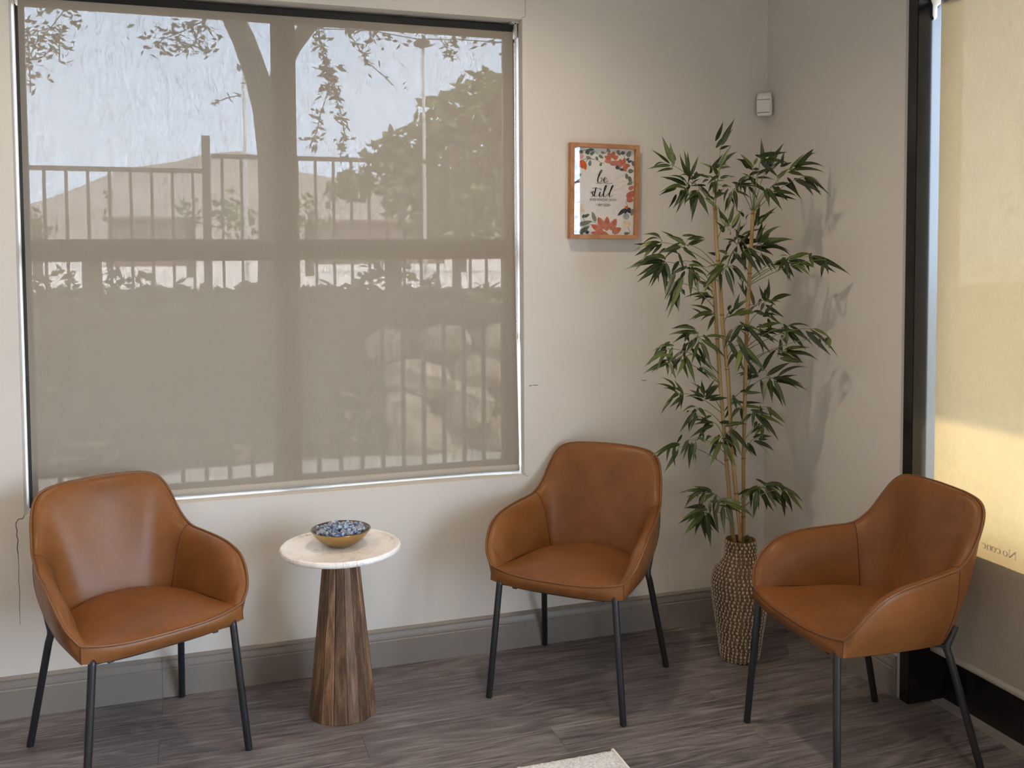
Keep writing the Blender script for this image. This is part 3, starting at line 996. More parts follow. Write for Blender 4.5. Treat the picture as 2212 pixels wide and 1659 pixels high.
def make_chair(loc, rz, label):
    t_ = empty('armchair', loc, rz)
    tag(t_, label, 'chair', 'tan leather armchairs')
    for name, kk in (('seat', 'seat'), ('front_panel', 'front'), ('backrest', 'back'), ('armrest', 'arm_a'), ('armrest', 'arm_b'), ('underside', 'under'), ('piping', 'pipe'), ('seam', 'seam0'), ('seam', 'seam1'), ('seam', 'seam2'), ('seam', 'seam3'),
                     ('leg', 'leg_fa'), ('leg', 'leg_fb'), ('leg', 'leg_ra'), ('leg', 'leg_rb'), ('frame', 'frame')):
        link(name, CH[kk], None, t_)
    return t_
D2 = PI / 180
make_chair((-2.335, -0.333, 0), 24.665 * D2, 'tan leather armchair left of the side table, under the window')
make_chair((-0.936, -0.345, 0), -43.175 * D2, 'tan leather armchair between the side table and the bamboo plant')
make_chair((-0.329, -1.012, 0), -91.737 * D2, 'tan leather armchair in front of the woven vase, back to the storefront shade')

# ================================================================== SIDE TABLE, BOWL, SWEETS
TX, TY, TZ = -1.7306, -0.2937, 0.5376
tb = empty('side_table', (TX, TY, 0))
tag(tb, 'small round marble topped side table on a tapered wooden stave base', 'table')
prof = [(0.0, TZ - 0.021), (0.176, TZ - 0.021), (0.183, TZ - 0.019), (0.1875, TZ - 0.0145), (0.189, TZ - 0.009), (0.1875, TZ - 0.003), (0.184, TZ), (0.1745, TZ), (0.1715, TZ - 0.0012), (0.1695, TZ - 0.0045), (0.166, TZ - 0.0052), (0.0, TZ - 0.0052)]
o = MB().lathe(prof, 72).build('table_top', M['marble'], tb, smooth=True); smooth_by_angle(o, 35)
NSV = 15
vd = math.atan2(CAM.y - TY, CAM.x - TX)
r0, r1, zt_ = 0.105, 0.0545, TZ - 0.021
for i in range(NSV):
    a0 = vd + 7.2 * D2 + 2 * PI * i / NSV
    a1 = a0 + 2 * PI / NSV
    g = 0.0035
    b = MB()
    v = []
    for z, r in ((0.0, r0), (0.004, r0 + 0.0008), (zt_, r1)):
        for rr, e in ((r - 0.016, 0), (r - 0.0016, 0.0), (r, g), (r, -g), (r - 0.0016, 0), (r - 0.016, 0)):
            pass
        gg = 0.0011 / r
        ch = 0.0036 / r
        ring = []
        for an, rr in ((a0 + gg * 0.3, r - 0.016), (a0 + gg * 0.3, r - 0.0018), (a0 + ch, r), (a1 - ch, r), (a1 - gg * 0.3, r - 0.0018), (a1 - gg * 0.3, r - 0.016)):
            ring.append((rr * math.cos(an), rr * math.sin(an), z))
        v.append(ring)
    n = 6
    for ring in v: b.v += ring
    for kx in range(2):
        for s in range(n):
            s2 = (s + 1) % n
            b.f.append((kx * n + s, kx * n + s2, (kx + 1) * n + s2, (kx + 1) * n + s))
    b.f.append(tuple(range(n))); b.f.append(tuple(2 * n + s for s in reversed(range(n))))
    b.build('stave', M['stave'], tb)

BW = at(738, 1180, 2, TZ - 0.005); BX, BY = BW.x, BW.y + 0.012
bo = empty('bowl', (BX, BY, TZ - 0.0052))
tag(bo, 'brass glazed bowl of wrapped sweets on the marble table', 'bowl')
outp = [(0.0, 0.0), (0.030, 0.0), (0.036, 0.0015), (0.052, 0.010), (0.070, 0.023), (0.085, 0.039), (0.0925, 0.051), (0.0938, 0.0535)]
o = MB().lathe(outp, 56).build('body', M['gold'], bo, smooth=True)
inp = [(0.0938, 0.0535), (0.0925, 0.0550), (0.0900, 0.0545), (0.088, 0.052), (0.080, 0.038), (0.065, 0.024), (0.048, 0.012), (0.030, 0.0055), (0.0, 0.0045)]
o = MB().lathe(inp, 56).build('interior', M['gold_in'], bo, smooth=True)

def candy_mesh(name, mat, sx):
    b = MB()
    b.sphere((0, 0, 0), 0.0088, 10, 7, (1.15 * sx, 0.95, 0.85))
    for s in (-1, 1):
        # twisted fan at each end
        x0 = s * 0.0092 * sx
        n = 9
        for kx in range(n):
            a = 2 * PI * kx / n; a2 = 2 * PI * (kx + 1) / n
            ra = 0.0068 * (1 if kx % 2 else 0.45); rb = 0.0068 * (1 if (kx + 1) % 2 else 0.45)
            b.poly([(x0, 0.0009 * math.cos(a), 0.0009 * math.sin(a)), (x0, 0.0009 * math.cos(a2), 0.0009 * math.sin(a2)),
                    (x0 + s * 0.010, rb * math.cos(a2), rb * math.sin(a2)), (x0 + s * 0.010, ra * math.cos(a), ra * math.sin(a))])
    me = b.me(name, True); me.materials.append(M[mat]); return me
CM = [candy_mesh('wrapped_sweet', 'wrap_blue', 1.0), candy_mesh('wrapped_sweet', 'wrap_clear', 1.05)]
spots = []
for layer, (z, rmax) in enumerate(((0.030, 0.045), (0.042, 0.060), (0.0525, 0.062), (0.061, 0.022))):
    rr = 0.0
    while rr <= rmax:
        cnt = 1 if rr == 0 else max(3, int(2 * PI * rr / 0.0215))
        for i in range(cnt):
            a = 2 * PI * i / cnt + layer * 0.7 + rr * 40
            spots.append((rr * math.cos(a), rr * math.sin(a), z, layer))
        rr += 0.0205
where = ('lowest in the brass bowl', 'buried in the middle of the brass bowl', 'in the upper layer of the brass bowl', 'on the peak of the heap in the brass bowl')
for i, (x, y_, z, layer) in enumerate(spots):
    blue = rng.random() < 0.6
    o = link('wrapped_sweet', CM[0 if blue else 1], None, None, loc=(BX + x + rng.uniform(-.002, .002), BY + y_ + rng.uniform(-.002, .002), TZ - 0.0052 + z + rng.uniform(-.001, .002)),
             rot=(rng.uniform(-0.5, 0.5), rng.uniform(-0.45, 0.45), rng.uniform(0, 6.28)))
    lab = ('blue and white' if blue else 'clear pale blue') + ' wrapped sweet ' + where[layer]
    tag(o, lab, 'sweet', ('blue and white' if blue else 'clear') + ' sweets ' + where[layer])
# ================================================================== FRAMED PRINT
FWD, FHT, FDP = 0.276, 0.350, 0.028
fr = empty('framed_print', (-0.707, -0.001, 1.507))
tag(fr, 'oak framed floral print with be still lettering on the wall beside the window', 'picture')
bar = 0.0150
PZ = FHT / 2
def pf(b, name, mat, smooth=False, bevel=0.0, fix=True):
    o = b.build(name, mat, fr, smooth=smooth, bevel=bevel, fix=fix); return o
hw = FWD / 2
def mitre(a, b_, c, d, name):
    bm_ = MB()
    for yy in (-FDP, 0.0):
        bm_.v += [(p[0], yy, p[1]) for p in (a, b_, c, d)]
    bm_.f = [(0, 1, 2, 3), (7, 6, 5, 4), (0, 4, 5, 1), (1, 5, 6, 2), (2, 6, 7, 3), (3, 7, 4, 0)]
    return pf(bm_, name, M['oak'])
g_ = 0.0002
mitre((-hw, 0), (hw, 0), (hw - bar, bar - g_), (-hw + bar, bar - g_), 'frame_rail')
mitre((-hw, FHT), (-hw + bar, FHT - bar + g_), (hw - bar, FHT - bar + g_), (hw, FHT), 'frame_rail')
mitre((-hw, 0), (-hw + bar - g_, bar), (-hw + bar - g_, FHT - bar), (-hw, FHT), 'frame_stile')
mitre((hw, 0), (hw, FHT), (hw - bar + g_, FHT - bar), (hw - bar + g_, bar), 'frame_stile')
IW, IH = FWD - 2 * bar, FHT - 2 * bar
pr = pf(MB().box(-IW / 2, IW / 2, -0.010, -0.006, bar, bar + IH), 'print', M['paper'])
pf(MB().box(-IW / 2, IW / 2, -0.0235, -0.0215, bar, bar + IH), 'pane', M['picture_glass'])
def pz(x, y_):                      # reading of the print as drawn -> local (x, z)
    return ((x - 680.0) / 820.0 * IW, bar + (1430.0 - y_) / 1185.0 * IH)
LAY = [0.0101]
def clip(p): return (max(-IW / 2, min(IW / 2, p[0])), max(bar, min(bar + IH, p[1])))
def petal_pts(bx, by, tx, ty, w, blunt=0.75):
    b0, t0 = Vector((bx, by)), Vector((tx, ty))
    d = t0 - b0; n = Vector((-d.y, d.x)).normalized()
    L_, R_ = [], []
    for i in range(9):
        u = i / 8
        wd = max(0.0, math.sin(PI * u ** blunt)) ** 0.65 * w * 0.5
        c = b0 + d * u
        L_.append(c + n * wd); R_.append(c - n * wd)
    return L_ + list(reversed(R_))
def paint(name, shapes, ink_name):
    LAY[0] += 0.00004
    b = MB()
    for sh in shapes:
        if len(sh) > 4: LAY[0] += 0.000006
        b.poly([(lambda q: (q[0], -LAY[0], q[1]))(clip(pz(p[0], p[1]))) for p in sh])
    o = b.build(name, M['ink_' + ink_name], None, fix=False)
    o.parent = pr
    if len(shapes) > 1: tag(o, kind='stuff')
    return o
def disc(cx, cy, r): return [(cx + r * math.cos(2 * PI * i / 18), cy + r * math.sin(2 * PI * i / 18)) for i in range(18)]
PP = petal_pts
def stroke(pts, w0, w1=None):
    pts = curve_pts(pts, 6); k = len(pts)
    out = []
    L_, R_ = [], []
    for i, p in enumerate(pts):
        a, c = Vector(pts[max(i - 1, 0)]), Vector(pts[min(i + 1, k - 1)])
        t_ = (c - a).normalized() if (c - a).length else Vector((1, 0)); n = Vector((-t_.y, t_.x))
        if w1 is None: w = w0
        else: w = w0 + (w1 - w0) * max(0.0, abs(t_.y)) ** 2 * (1.0 if t_.y > 0 else 0.25)
        L_.append(Vector(p) + n * w / 2); R_.append(Vector(p) - n * w / 2)
    return [[L_[i], L_[i + 1], R_[i + 1], R_[i]] for i in range(k - 1)]
stems = []
for s in ([(275, 300), (310, 380), (360, 430), (440, 400), (560, 400), (640, 440), (690, 450)], [(300, 270), (380, 290), (470, 270), (560, 290), (600, 330)], [(440, 440), (480, 400), (560, 400)], [(300, 560), (330, 640), (300, 760)],
          [(340, 1300), (430, 1250), (560, 1260), (600, 1290)], [(400, 1330), (480, 1300), (530, 1290)], [(430, 1240), (410, 1200)], [(1010, 1310), (1050, 1395)], [(980, 960), (1010, 1030)], [(960, 330), (950, 380)], [(1010, 560), (960, 520)], [(640, 290), (690, 310), (730, 270)]):
    stems += stroke(s, 6)
paint('printed_stems', stems, 'green')
paint('printed_leaves', [PP(*a) for a in ((275, 250, 350, 262, 40), (440, 330, 478, 262, 44), (470, 275, 552, 268, 44), (500, 345, 552, 290, 44), (455, 340, 490, 290, 36), (575, 360, 600, 412, 38), (610, 340, 675, 382, 42), (630, 490, 650, 440, 36),
      (490, 495, 498, 412, 42), (300, 565, 292, 420, 74), (1010, 545, 1088, 540, 62), (1000, 655, 985, 575, 46), (1042, 695, 1030, 610, 52), (405, 1205, 425, 1150, 36), (420, 1192, 498, 1150, 42), (345, 1425, 500, 1310, 64), (270, 1215, 352, 1182, 44), (1070, 400, 1086, 480, 40), (905, 300, 972, 292, 42), (285, 320, 275, 420, 40))], 'green')
paint('printed_leaves', [PP(*a) for a in ((640, 300, 695, 308, 38), (720, 250, 765, 300, 44), (860, 262, 884, 305, 52), (1000, 352, 1040, 262, 62), (440, 372, 512, 386, 38), (270, 655, 388, 610, 54), (318, 724, 356, 660, 54), (272, 785, 304, 700, 54),
      (577, 1255, 530, 1115, 54), (342, 1302, 535, 1245, 62), (268, 1345, 312, 1255, 64), (960, 1412, 1050, 1402, 40), (350, 330, 400, 290, 60), (1075, 690, 1000, 735, 50), (1060, 1160, 1085, 1060, 46), (905, 330, 850, 270, 40))], 'sage')
paint('printed_bulb', [disc(990, 1170, 46), PP(990, 1130, 1000, 1222, 40)], 'grey')
paint('printed_bud', [disc(372, 365, 40)], 'pink')
paint('printed_seed_heads', [disc(1012, 1306, 21), disc(935, 296, 26)], 'green')
paint('printed_blossom', [PP(1000, 1330, 960, 1225, 70), PP(1000, 1330, 1020, 1215, 70), PP(1000, 1330, 1050, 1260, 60)], 'cream')
paint('printed_coral_flower', [PP(*a) for a in ((690, 1350, 610, 1185, 96), (725, 1380, 732, 1175, 92), (775, 1365, 856, 1205, 96), (680, 1385, 518, 1295, 92), (800, 1400, 926, 1335, 92), (670, 1432, 512, 1400, 70), (640, 1440, 760, 1440, 120))], 'coral')
paint('printed_petal_tips', [PP(*a) for a in ((650, 1290, 607, 1195, 52), (731, 1290, 733, 1182, 50), (806, 1300, 852, 1214, 52), (600, 1345, 526, 1302, 46), (860, 1370, 922, 1338, 46))], 'rust')
paint('printed_coral_flower', [PP(*a) for a in ((780, 385, 735, 300, 66), (775, 395, 690, 430, 74), (790, 410, 795, 480, 78), (800, 420, 860, 470, 80), (810, 385, 872, 350, 60), (940, 470, 820, 420, 84), (940, 480, 890, 380, 70), (945, 470, 1000, 520, 70))], 'coral')
paint('printed_rust_flower', [PP(*a) for a in ((775, 385, 685, 355, 58), (790, 370, 818, 278, 60), (800, 378, 878, 345, 52), (940, 460, 965, 358, 52), (955, 465, 1038, 470, 56), (950, 485, 978, 552, 52), (925, 470, 905, 380, 34))], 'rust')
paint('printed_orange_flower', [PP(385, 425, 345, 520, 64), PP(390, 425, 395, 532, 76), PP(400, 425, 440, 548, 64), disc(388, 455, 42)], 'orange')
paint('printed_edge_flower', [PP(262, 872, 352, 855, 48), PP(262, 890, 352, 945, 48), PP(258, 865, 300, 815, 44), PP(262, 925, 305, 1005, 56)], 'rust')
paint('printed_pink_flower', [PP(1000, 925, 1088, 815, 92), PP(990, 930, 1085, 950, 80), PP(1020, 800, 1085, 750, 56)], 'coral')
paint('printed_cream_flower', [PP(345, 1085, 345 + 98 * math.cos(a), 1085 + 98 * math.sin(a), 62) for a in (0.25, 1.25, 2.3, 3.4, 4.4, 5.45)], 'cream')
paint('printed_flower_eye', [disc(345, 1085, 15), disc(990, 1048, 24)], 'orange')
paint('printed_navy_blossom', [PP(*a) for a in ((985, 1062, 872, 1165, 54), (985, 1070, 972, 1138, 44), (1000, 1066, 1052, 1126, 54), (1008, 1058, 1064, 1082, 36), (1000, 420, 1062, 400, 36), (985, 400, 1022, 362, 36), (835, 500, 900, 510, 40), (895, 520, 955, 535, 40), (850, 490, 880, 480, 30))]
      + [PP(305, 1392, 305 + 34 * math.cos(a), 1392 + 34 * math.sin(a), 18) for a in range(7)] + [PP(465, 1397, 465 + 32 * math.cos(a), 1397 + 32 * math.sin(a), 16) for a in range(7)] + [PP(385, 1425, 415, 1425, 14)], 'navy')
wr = []
for s in ([(592, 700), (612, 645), (640, 585), (658, 548), (648, 543), (624, 585), (604, 655), (600, 700), (616, 716), (642, 702), (655, 672), (648, 648), (634, 652)],
          [(682, 682), (706, 668), (716, 648), (700, 643), (682, 668), (684, 698), (706, 706), (738, 688)],
          [(800, 716), (740, 724), (680, 716), (610, 726), (566, 720)],
          [(500, 862), (530, 838), (548, 850), (526, 852), (534, 878), (540, 900), (512, 910)],
          [(578, 782), (566, 840), (556, 896), (570, 907), (590, 892)],
          [(634, 842), (622, 888), (632, 907), (652, 892)],
          [(655, 892), (690, 838), (716, 770), (720, 750), (706, 756), (688, 812), (678, 886), (690, 907), (722, 888)],
          [(722, 888), (768, 838), (802, 770), (810, 748), (796, 754), (772, 818), (756, 884), (768, 907), (808, 880)]):
    wr += stroke(s, 4, 17)
wr += stroke([(528, 796), (580, 792), (650, 797)], 5) + [disc(642, 812, 8)]
LAY[0] += 0.0002
paint('lettering', wr, 'ink')
for body, yy, sz in (('AND KNOW THAT', 965, 0.0128), ('I AM GOD', 1035, 0.0128)):
    o = text_mesh(body, sz, 'lettering', M['ink_small'])
    x, z = pz(676, yy)
    o.matrix_world = Matrix.Translation((0, -0.0112, 0)) @ Matrix.Translation((x, 0, z)) @ Matrix.Rotation(PI / 2, 4, 'X')
    o.parent = pr
fr.rotation_euler = (0, 0.012, 0)

# ================================================================== MOTION SENSOR
ms = empty('motion_sensor', (-0.0, -0.0, 1.985))
tag(ms, 'small white motion sensor mounted across the wall corner', 'sensor')
def rounded_body(w0, w1, d0, h, z0, n=6):
    pass
b = MB()
SW, SD, SH = 0.031, 0.034, 0.086      # half width, depth, height
secs = []
for i in range(9):
    u = i / 8
    w = SW * (0.94 + 0.06 * math.sin(PI * min(1, u * 1.15))) * (1 - 0.05 * u)
    d = SD * (0.80 + 0.2 * math.sin(PI * (0.18 + 0.62 * u)))
    if i in (0, 8): w *= 0.93; d *= 0.86
    z = SH * u
    secs.append([(-w * 0.80, 0, z), (w * 0.80, 0, z), (w, -0.010, z), (w, -d * 0.62, z), (w * 0.86, -d * 0.9, z), (w * 0.5, -d, z), (-w * 0.5, -d, z), (-w * 0.86, -d * 0.9, z), (-w, -d * 0.62, z), (-w, -0.010, z)])
n = 10
for s_ in secs: b.v += s_
for kx in range(8):
    for s in range(n):
        s2 = (s + 1) % n
        b.f.append((kx * n + s, kx * n + s2, (kx + 1) * n + s2, (kx + 1) * n + s))
b.f.append(tuple(range(n))); b.f.append(tuple(8 * n + s for s in reversed(range(n))))
body = b.build('body', M['white_plastic'], ms, bevel=0.0)
smooth_by_angle(body, 50)
rows = []
for i in range(7):
    u = i / 6
    z = 0.012 + u * 0.045
    rows.append([(x * (0.0245), -SD * (0.985 + 0.035 * math.sin(PI * u)) - 0.0020 * (1 - (x) ** 4), z) for x in (-1, -0.95, -0.6, -0.2, 0.2, 0.6, 0.95, 1)])
o = MB().grid(rows).build('lens', M['lens_white'], ms, smooth=True)
MB().box(-0.024, 0.024, -SD * 1.035, -SD * 0.95, 0.0590, 0.0602).build('groove', M['seam'], ms)
MB().box(-0.023, 0.023, -SD * 1.01, -SD * 0.9, 0.0090, 0.0100).build('groove', M['seam'], ms)
ms.rotation_euler = (0, 0, -PI / 4)
ms.location = (-0.0245, -0.0245, 1.9855)

# ================================================================== RUG
rg = empty('rug', (-1.95, -1.55, 0))
tag(rg, 'ivory textured rug, its corner on the wood floor at the bottom edge', 'rug')
RX0, RX1, RY0, RY1 = -2.75, -1.016, -2.3, -0.802
b = MB(); rows = []
NX_, NY_ = 150, 120
for i in range(NY_ + 1):
    r = []
    for j in range(NX_ + 1):
        x = RX0 + (RX1 - 0.010 - RX0) * j / NX_; yv = RY0 + (RY1 - RY0) * i / NY_
        hgt = 0.0095 + 0.0022 * math.sin(x * 330 + 1.7 * math.sin(yv * 60)) * math.sin(yv * 180 + 2 * math.sin(x * 44)) + rng.uniform(-0.0012, 0.0012)
        if i in (0, NY_) or j == 0: hgt = 0.001
        r.append((x, yv, hgt))
    rows.append(r)
o = MB().grid(rows).build('pile', M['rug'], None, smooth=True); wparent(o, rg); tag(o, kind='stuff')
o = MB().box(RX1 - 0.010, RX1, RY0, RY1, 0.0005, 0.010).build('binding', M['rug_edge'], None, bevel=0.002); wparent(o, rg)
o = MB().box(RX0, RX1 - 0.010, RY0, RY1, 0.0, 0.002).build('backing', M['rug_edge'], None); wparent(o, rg)

# ================================================================== VASE
VX, VY = -0.322, -0.350
va = empty('woven_vase', (VX, VY, 0))
tag(va, 'tall woven vase of brown coils and cream stitches in the corner', 'vase')
VPROF = [(0.060, 0.0), (0.0675, 0.006), (0.071, 0.03), (0.079, 0.09), (0.088, 0.15), (0.096, 0.205), (0.1015, 0.25), (0.1015, 0.278), (0.097, 0.303), (0.087, 0.326), (0.072, 0.345), (0.0605, 0.358), (0.0555, 0.375), (0.0545, 0.40), (0.0555, 0.425), (0.0545, 0.432)]
def vprof(s):                     # point at arc length fraction
    pts = [Vector(p) for p in VPROF]
    ln = [0]
    for a, c in zip(pts, pts[1:]): ln.append(ln[-1] + (c - a).length)
    q = s * ln[-1]
    for i in range(len(pts) - 1):
        if q <= ln[i + 1] + 1e-9:
            u = (q - ln[i]) / (ln[i + 1] - ln[i]); return pts[i].lerp(pts[i + 1], u), (pts[i + 1] - pts[i]).normalized()
    return pts[-1], (pts[-1] - pts[-2]).normalized()
NROW = 35
pro = [(0.0, 0.0)]
for i in range(NROW * 4 + 1):
    s = i / (NROW * 4)
    p, t_ = vprof(s)
    nrm = Vector((t_.y, -t_.x))
    bmp = 0.0026 * abs(math.sin(PI * s * NROW)) - 0.0026
    p = p + nrm * bmp
    pro.append((max(p.x, 0.001), max(p.y, 0.0)))
pro += [(0.049, 0.430), (0.047, 0.40), (0.0, 0.395)]
o = MB().lathe(pro, 56).build('body', M['vase_coil'], va, smooth=True)
st = MB().sphere((0, 0, 0), 1.0, 7, 5).me('stitch', True)
st.materials.append(M['stitch'])
cand = []
todir = Vector((CAM.x - VX, CAM.y - VY, 0)).normalized()
for i in range(NROW):
    s = (i + 0.5) / NROW
    p, t_ = vprof(s)
    cnt = max(22, int(2 * PI * p.x / 0.0150))
    ph = (i % 2) * PI / cnt + i * 0.05
    for kx in range(cnt):
        a = ph + 2 * PI * (kx + rng.uniform(-0.12, 0.12)) / cnt
        n3 = Vector((math.cos(a), math.sin(a), 0))
        wdt = rng.choice((0.0023, 0.0028, 0.0033, 0.0044))
        tv = Vector((t_.x * n3.x, t_.x * n3.y, t_.y))
        nv = Vector((t_.y * n3.x, t_.y * n3.y, -t_.x))
        sd = tv.cross(nv).normalized()
        lean = rng.uniform(-0.15, 0.25)
        tv2 = (tv + sd * lean).normalized(); sd2 = nv.cross(tv2).normalized()
        c = Vector((p.x * n3.x, p.x * n3.y, p.y)) + nv * 0.0002
        mt = Matrix((sd2 * wdt, nv * 0.0030, tv2 * 0.0055)).transposed().to_4x4()
        mt.translation = c
        cand.append((nv.dot(todir) * wdt, mt))
cand.sort(key=lambda q: -q[0])
for w, mt in cand[:300]:
    o = link('stitch', st, None, va); o.matrix_local = mt
rest = MB()
sv = [Vector(v.co) for v in st.vertices]; sf = [tuple(p.vertices) for p in st.polygons]
for w, mt in cand[300:]:
    n0 = len(rest.v)
    rest.v += [tuple(mt @ v) for v in sv]
    rest.f += [tuple(n0 + i for i in f) for f in sf]
o = rest.build('stitches', M['stitch'], va, smooth=True); tag(o, kind='stuff')
b = MB()
for i in range(150):
    a = rng.uniform(0, 6.28); r = 0.046 * math.sqrt(rng.random()); p0 = Vector((r * math.cos(a), r * math.sin(a), 0.396 + rng.uniform(0, 0.012)))
    pts = [p0]
    d = Vector((rng.uniform(-1, 1), rng.uniform(-1, 1), rng.uniform(0.1, 1.0))).normalized()
    for q in range(5):
        d = (d + Vector((rng.uniform(-.8, .8), rng.uniform(-.8, .8), rng.uniform(-.6, .5)))).normalized()
        pts.append(pts[-1] + d * rng.uniform(0.004, 0.010))
    pts = [Vector((min(0.05, max(-0.05, p.x)), min(0.05, max(-0.05, p.y)), max(0.396, p.z))) for p in pts]
    b.tube(pts, 0.0011, 4)
b.lathe([(0.0, 0.402), (0.03, 0.404), (0.0465, 0.398)], 20)
o = b.build('moss', M['moss'], va); tag(o, kind='stuff')

# ================================================================== BAMBOO
LEAF_A = """385 380 315 195;400 405 372 235;375 405 205 435;392 430 265 460;515 480 475 295;510 490 447 325;530 480 585 335;495 555 303 493;500 545 365 487;480 572 298 612;490 585 397 720;505 580 480 705;520 510 620 470;530 500 440 485;570 600 480 690;570 600 532 820;580 605 660 775;600 560 690 660;750 250 850 62;755 255 832 145;740 420 828 255;750 400 872 308;745 430 835 428;740 470 600 390;735 480 650 550;745 500 858 492;720 560 630 480;760 560 830 570;690 660 800 620;700 700 625 650;720 480 700 410;715 520 690 620;1075 420 1053 210;1100 430 1218 245;1110 450 1225 345;990 420 895 320;985 440 915 375;1000 400 1025 350;1040 350 1190 325;1060 370 1260 400;1260 440 1372 318;1320 445 1478 320;1250 455 1370 490;1270 440 1530 470;1370 480 1560 630;1400 485 1505 570;1370 505 1460 600;1240 530 1358 665;1170 500 1260 430;1140 555 1300 560;1100 580 1205 735;1140 600 1315 640;1090 575 1112 720;1020 500 1160 530;870 560 1040 575;880 530 990 480;865 600 985 680;850 590 870 745;830 600 800 740;960 560 1025 665;930 540 930 620;1000 520 910 465;1020 480 1150 455;1170 560 1215 660;810 855 730 730;815 840 850 690;830 860 913 735;805 865 740 790;1015 840 1045 675;1020 855 1165 720;985 790 950 730;870 940 900 805;880 930 830 870;900 930 1090 885;890 990 1000 890;1050 960 1210 865;1040 980 1220 955;1060 1000 1285 965;1090 1010 1278 1070;870 1000 765 960;880 990 1100 970;1010 970 1085 850;920 1040 1045 1225;915 1050 925 1180;980 1010 1140 1080;1050 1060 1135 1200;1080 1080 1165 1190;960 1020 1075 1155;800 1060 720 1040;790 1080 740 1150;870 1010 830 1140;800 1160 870 1010;780 1150 640 1170;770 1170 610 1365;785 1180 850 1385;840 1150 960 1310;870 1170 890 1240;310 975 175 925;300 980 110 1045;265 985 165 1115;310 990 225 1085;490 1000 345 937;500 960 630 955;520 1000 630 960;450 1010 270 1070;470 1030 570 1110;450 1080 330 1060;330 1120 35 1187;330 1130 230 1310;320 1140 132 1275;330 1140 335 1360;340 1130 375 1295;340 1100 170 1095;440 1120 380 1220;500 1160 370 1230;470 1240 355 1540;430 1300 380 1470;430 1310 435 1490;440 1300 465 1365;525 1180 525 1385;540 1170 640 1230;510 1150 640 1170;560 1200 600 1280;560 1250 590 1360;620 1300 690 1350;1240 1110 1150 1140;1235 1120 1175 1200;1235 1125 1253 1262;1260 1125 1415 1232;1290 1110 1450 1172;1280 1095 1430 1085;1430 1080 1700 1215;1420 1095 1442 1165;1530 1110 1555 1220;1240 1105 1340 1078;1340 1130 1440 1170;690 1390 480 1400;700 1395 550 1425;690 1500 525 1450;695 1515 512 1565;700 1530 650 1640;830 1500 815 1395;850 1490 890 1365;860 1480 960 1410;950 1390 875 1275;1000 1450 960 1300;1080 1420 1035 1305;1100 1410 1105 1250;1130 1410 1275 1380;1100 1425 1215 1440;1070 1430 1045 1500;1080 1510 1150 1430;1000 1500 780 1550;1040 1520 1180 1530;1120 1520 1205 1590;960 1500 1030 1450"""
LEAF_B = """540 125 335 140;520 100 370 100;470 120 450 180;370 210 230 250;315 230 175 350;320 240 250 390;360 225 330 300;360 285 218 300;325 330 163 405;340 325 385 450;370 290 390 390;460 285 385 430;455 290 515 470;500 170 450 270;540 190 490 340;560 190 625 350;560 170 720 300;590 150 740 160;500 260 640 390;545 365 660 440;840 70 750 170;800 175 1000 390;830 240 795 410;850 240 985 380;830 70 960 110;870 80 1040 270;940 130 1090 190;960 90 1110 65;1000 100 1140 150;1150 80 1310 90;1140 100 1320 215;1160 110 1275 240;1150 110 1150 200;1310 100 1495 290;1330 95 1450 170;1440 160 1440 235;1110 180 1085 290;1130 240 1300 230;1140 265 1355 325;1100 300 1255 330;1010 420 1165 335;1080 430 1285 367;1080 440 1275 520;1060 450 1140 635;1030 440 1045 600;1000 450 985 600;940 410 870 300;950 410 810 370;940 400 800 410;950 400 990 330;380 525 285 435;435 555 370 450;400 540 310 610;430 565 340 640;580 570 475 517;580 560 490 470;580 550 560 450;590 560 660 440;590 575 690 485;530 640 430 670;510 670 410 810;525 680 480 800;540 640 610 730;640 740 500 760;640 760 480 850;620 750 560 700;720 770 870 760;690 840 600 930;690 870 615 1050;700 880 800 1050;700 850 790 910;760 800 835 970;770 790 905 960;820 640 760 730;830 640 850 750;850 630 1000 660;920 660 910 780;960 690 1085 860;950 690 1120 770;1010 640 1140 750;1040 640 1045 720;1000 760 920 840;980 770 975 860;960 840 1045 840;920 870 1055 945;860 540 980 540;780 570 840 640;410 890 205 985;400 930 305 1085;470 860 410 970;520 870 500 1020;490 890 475 1060;540 840 590 890;590 1215 415 1228;630 1220 505 1182;560 1225 445 1335;580 1235 540 1335;640 1232 575 1295;600 1340 425 1410;575 1370 432 1530;590 1380 622 1590;600 1365 680 1505;685 1275 850 1310;680 1280 655 1415;715 1295 905 1400;705 1320 720 1505;730 1320 790 1500;950 1185 860 1230;960 1190 820 1280;940 1210 915 1400;960 1200 1055 1350;1000 1190 1080 1335;990 1175 1120 1185;1010 1190 1110 1310;1040 1190 1150 1335;1120 1215 1135 1390;1140 1205 1255 1290;1150 1215 1255 1350"""
def parse(txt, sc, ox, oy):
    out = []
    for e in txt.split(';'):
        a, b_, c, d = (float(q) for q in e.split())
        out.append((ox + a / sc, oy + b_ / sc, ox + c / sc, oy + d / sc))
    return out
LEAVES = parse(LEAF_A, 3.456, 1340, 240) + parse(LEAF_B, 3.19, 1340, 680)
bp = empty('bamboo_plant', (VX, VY, 0.40))
tag(bp, 'artificial bamboo plant with three canes standing in the woven vase', 'plant')
def on_plane(px_, py_, yv): return at(px_, py_, 1, yv)
CANES = [[(1544.5, 444), (1547, 520), (1555.6, 613), (1561, 700), (1572, 805), (1583, 993), (1598.6, 1150)],
         [(1541, 590), (1547, 700), (1556, 830), (1569, 993), (1582, 1150)],
         [(1627, 454), (1622, 540), (1618, 616), (1613, 703), (1609.6, 837), (1606, 993), (1606, 1150)]]
CY = [-0.362, -0.345, -0.340]
cane_pts = []
